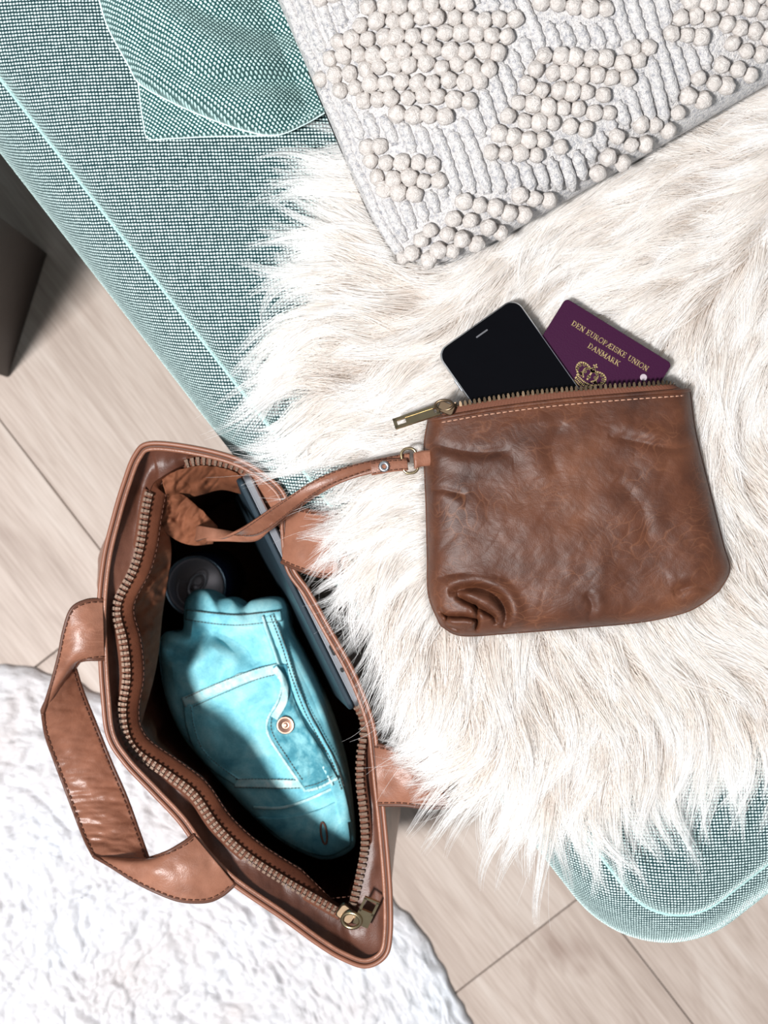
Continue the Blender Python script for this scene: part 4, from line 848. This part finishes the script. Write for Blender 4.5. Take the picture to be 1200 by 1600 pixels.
def denim():
    t = thing('denim_jacket', 'folded light blue denim jacket with pocket and copper button, inside the tote bag', 'jacket', (-.10, -.2, .03))
    def dm(name, lo, mi, hi_, sc=26):
        m, nt, b = newmat(name); v = coords(nt); n1 = noise(nt, v, sc, 6, .68, .3)
        c = ramp(nt, n1, [(.30, lo), (.48, mi), (.68, hi_)]); n2 = noise(nt, coords(nt, (700, 2400, 700), .5), 1, 2)
        mx = nd(nt, 'ShaderNodeMix', data_type='RGBA', blend_type='MULTIPLY'); mx.inputs[0].default_value = .5; lk(nt, c, mx.inputs[6]); lk(nt, ramp(nt, n2, [(.35, (.7, .78, .8)), (.6, (1.1, 1.06, 1.05))]), mx.inputs[7])
        lk(nt, mx.outputs[2], b.inputs['Base Color']); b.inputs['Roughness'].default_value = .9; b.inputs['Specular IOR Level'].default_value = .1; bump(nt, b, n2, .3, .0006); return m
    d1 = dm('denim_light', (.10, .36, .46), (.23, .58, .66), (.42, .77, .81)); d2 = dm('denim_dark', (.035, .17, .23), (.08, .29, .36), (.25, .55, .60), 60); d3 = dm('denim_pale_edge', (.30, .62, .66), (.48, .76, .78), (.72, .88, .87), 120)
    th = plain('denim_thread', (.10, .09, .08), .8)
    def ex(px, py, r):
        k = np.clip((1 - r) * 8, 0, 1)
        z = crease(px, py, [(240, 1010), (275, 1020), (300, 1015), (325, 985)], 12, .012, 1, .008) + crease(px, py, [(300, 985), (340, 990), (380, 1010), (400, 1040)], 16, .006, 1, .004) + crease(px, py, [(383, 945), (386, 938), (390, 930)], 4, .006)
        z = z + crease(px, py, [(410, 955), (440, 1030), (462, 1100), (500, 1160), (528, 1220)], 5, .003, 1, .002)
        return (z + .007 * fbm(px / 70, py / 70, 12, 3)) * k - .00006 * np.maximum(0, 1100 - py) * .3 + .00010 * (px - 400) 
    O = [(290, 938), (302, 924), (322, 921), (340, 934), (362, 934), (381, 946), (396, 937), (430, 934), (446, 946), (452, 985), (474, 1030), (500, 1085), (525, 1150), (543, 1215), (553, 1290), (552, 1325), (515, 1343), (480, 1336), (430, 1308), (375, 1255), (325, 1200), (285, 1150), (262, 1100), (252, 1050), (250, 1010), (258, 988), (284, 985), (287, 960)]
    P = Puff(O, (405, 1130), .285, .026, 7, .5, ex, .25, 2, .5); P.build('jacket_body', d1, t, 150)
    def strip(nm, line, w0, w1, mat, up=.002, n=70, mm=7, th_=.0022):
        L = spline(line, n); T = np.gradient(L, axis=0); T /= np.linalg.norm(T, axis=1)[:, None]; Nn = np.stack([-T[:, 1], T[:, 0]], -1); ww = np.linspace(w0, w1, n)[:, None, None]; v = np.linspace(-.5, .5, mm)[None, :, None]
        G = L[:, None] + Nn[:, None] * ww * v; pu = .0006 * fbm(G[..., 0] / 7, G[..., 1] / 7, 3, 2); Q = P.pt(G[..., 0], G[..., 1], up + pu); o = grid(nm, Q, mat, t, thick=th_, offset=-1)
        if np.cross(Q[1, 0] - Q[0, 0], Q[0, 1] - Q[0, 0])[2] < 0: o.data.flip_normals()
        return Q
    sts = []
    def st(line, up=.0030, n=120): L = spline(line, n); sts.extend(dashes(P.pt(L[:, 0], L[:, 1], up), .0022, .0008, .00035))
    q = strip('hem_band', [(290, 960), (330, 966), (370, 969), (405, 966), (440, 962)], 18, 18, d1, .0025); st([(292, 953), (330, 958), (370, 961), (405, 958), (436, 955)], .0034); st([(290, 968), (330, 974), (370, 977), (405, 974), (440, 970)], .0034)
    strip('front_placket', [(418, 962), (436, 1010), (452, 1060), (470, 1110), (490, 1150), (512, 1190), (530, 1240), (541, 1285)], 22, 20, d1, .0030, 120)
    strip('placket_edge', [(410, 962), (427, 1010), (443, 1060), (460, 1112), (480, 1153), (503, 1195), (520, 1228)], 3, 3, d3, .0050, 120, 4, .001)
    st([(422, 962), (440, 1010), (456, 1060), (475, 1110), (496, 1150), (518, 1190), (534, 1235)], .0040); st([(427, 962), (446, 1010), (461, 1060), (481, 1108), (503, 1150), (524, 1190), (538, 1230)], .0040)
    # pocket: patch, top hem, seams
    pc = coons([(288, 1096), (340, 1072), (395, 1052), (446, 1038)], [(368, 1228), (400, 1227), (440, 1226), (500, 1222)], [(288, 1096), (292, 1130), (303, 1170), (330, 1200), (368, 1228)], [(446, 1038), (460, 1090), (480, 1150), (500, 1222)], 60, 60)
    Q = P.pt(pc[..., 0], pc[..., 1], .0016 + .0005 * fbm(pc[..., 0] / 9, pc[..., 1] / 14, 5, 2)); o = grid('pocket', Q, d1, t, thick=.0015, offset=-1)
    if np.cross(Q[1, 0] - Q[0, 0], Q[0, 1] - Q[0, 0])[2] < 0: o.data.flip_normals()
    strip('pocket_hem', [(286, 1098), (340, 1076), (395, 1055), (446, 1041)], 16, 16, d3, .0028); st([(290, 1090), (340, 1068), (395, 1047), (440, 1035)], .004); st([(302, 1104), (345, 1085), (398, 1063), (430, 1054)], .004)
    strip('pocket_seam', [(292, 1100), (297, 1135), (310, 1172), (336, 1200), (370, 1222)], 12, 12, d1, .0028); st([(298, 1104), (303, 1135), (316, 1170), (342, 1196), (372, 1218)], .0036); strip('pocket_seam', [(366, 1224), (400, 1224), (440, 1225), (476, 1226)], 13, 13, d3, .0028); st([(368, 1218), (400, 1217), (440, 1218), (472, 1219)], .0036); st([(366, 1230), (400, 1231), (440, 1232), (476, 1231)], .0036)
    fl = coons([(426, 1042), (434, 1038), (446, 1038)], [(477, 1236), (500, 1230), (527, 1216)], [(426, 1042), (440, 1068), (434, 1095), (418, 1125), (420, 1150), (445, 1190), (477, 1236)], [(446, 1038), (455, 1080), (476, 1130), (505, 1175), (527, 1216)], 50, 120)
    wz = .0022 * fbm(fl[..., 0] / 12, fl[..., 1] / 26, 6, 3); Q = P.pt(fl[..., 0], fl[..., 1], .0058 + wz); o = grid('pocket_flap', Q, d2, t, thick=.002, offset=-1); o['label'] = 'darker blue pocket flap'
    if np.cross(Q[1, 0] - Q[0, 0], Q[0, 1] - Q[0, 0])[2] < 0: o.data.flip_normals()
    E = np.vstack([Q[0, 4:], Q[:, -1]]); tube('frayed_edge', resamp(E, 220), .0013 + .0003 * RNG.standard_normal(220), d3, t, 6)['label'] = 'pale frayed edge'
    strip('flap_loop', [(428, 1044), (440, 1058), (446, 1078), (440, 1102), (428, 1122)], 10, 12, d3, .0085)
    sts.extend(dashes(Q[6, 8:110] + [0, 0, .0008], .0022, .0008, .00035)); sts.extend(dashes(Q[3:46, -5] + [0, 0, .0008], .0022, .0008, .00035))
    # lower cuff band with buttonhole
    strip('cuff_band', [(395, 1262), (440, 1262), (480, 1250), (520, 1232), (532, 1226)], 4, 4, d3, .0025, 60, 4, .001)
    cf = coons([(398, 1278), (440, 1278), (490, 1268), (532, 1250)], [(440, 1312), (480, 1332), (515, 1338), (548, 1322)], [(398, 1278), (420, 1296), (440, 1312)], [(532, 1250), (545, 1285), (548, 1322)], 50, 30)
    Q = P.pt(cf[..., 0], cf[..., 1], .0024 + 0 * cf[..., 0]); o = grid('cuff', Q, d1, t, thick=.002, offset=-1)
    if np.cross(Q[1, 0] - Q[0, 0], Q[0, 1] - Q[0, 0])[2] < 0: o.data.flip_normals()
    bl = rrect(1, 1, .99, 8); bh = np.array([(506 + 5 * a * .9 - 6 * b * -.35, 1302 + 17 * b) for a, b in bl]); tube('buttonhole', P.pt(bh[:, 0], bh[:, 1], .0032), .0009, plain('rust_thread', (.22, .10, .07), .8), t, 6, True)['label'] = 'rust-stitched buttonhole'
    join_parts('stitching', sts, th, t)['kind'] = 'stuff'
    # copper button
    c = P.pt(446., 1133., .0085); cu = plain('copper', (.62, .36, .27), .34, .9); pr = [(.0001, .0010), (.0016, .0012), (.0022, .0004), (.0034, .0006), (.0040, .0013), (.0062, .0011), (.0070, .0018), (.0078, .0010), (.0074, -.0006), (.0030, -.0012), (.0028, -.004)]
    a = np.linspace(0, 2 * np.pi, 48, endpoint=False); pr = np.array(pr); V = np.stack([c[0] + pr[:, :1] * np.cos(a), c[1] + pr[:, :1] * np.sin(a), np.broadcast_to(c[2] + pr[:, 1:], (len(pr), 48))], -1); o = grid('button', V, cu, t, False, True); o['label'] = 'round copper button'
denim()
fixparent()
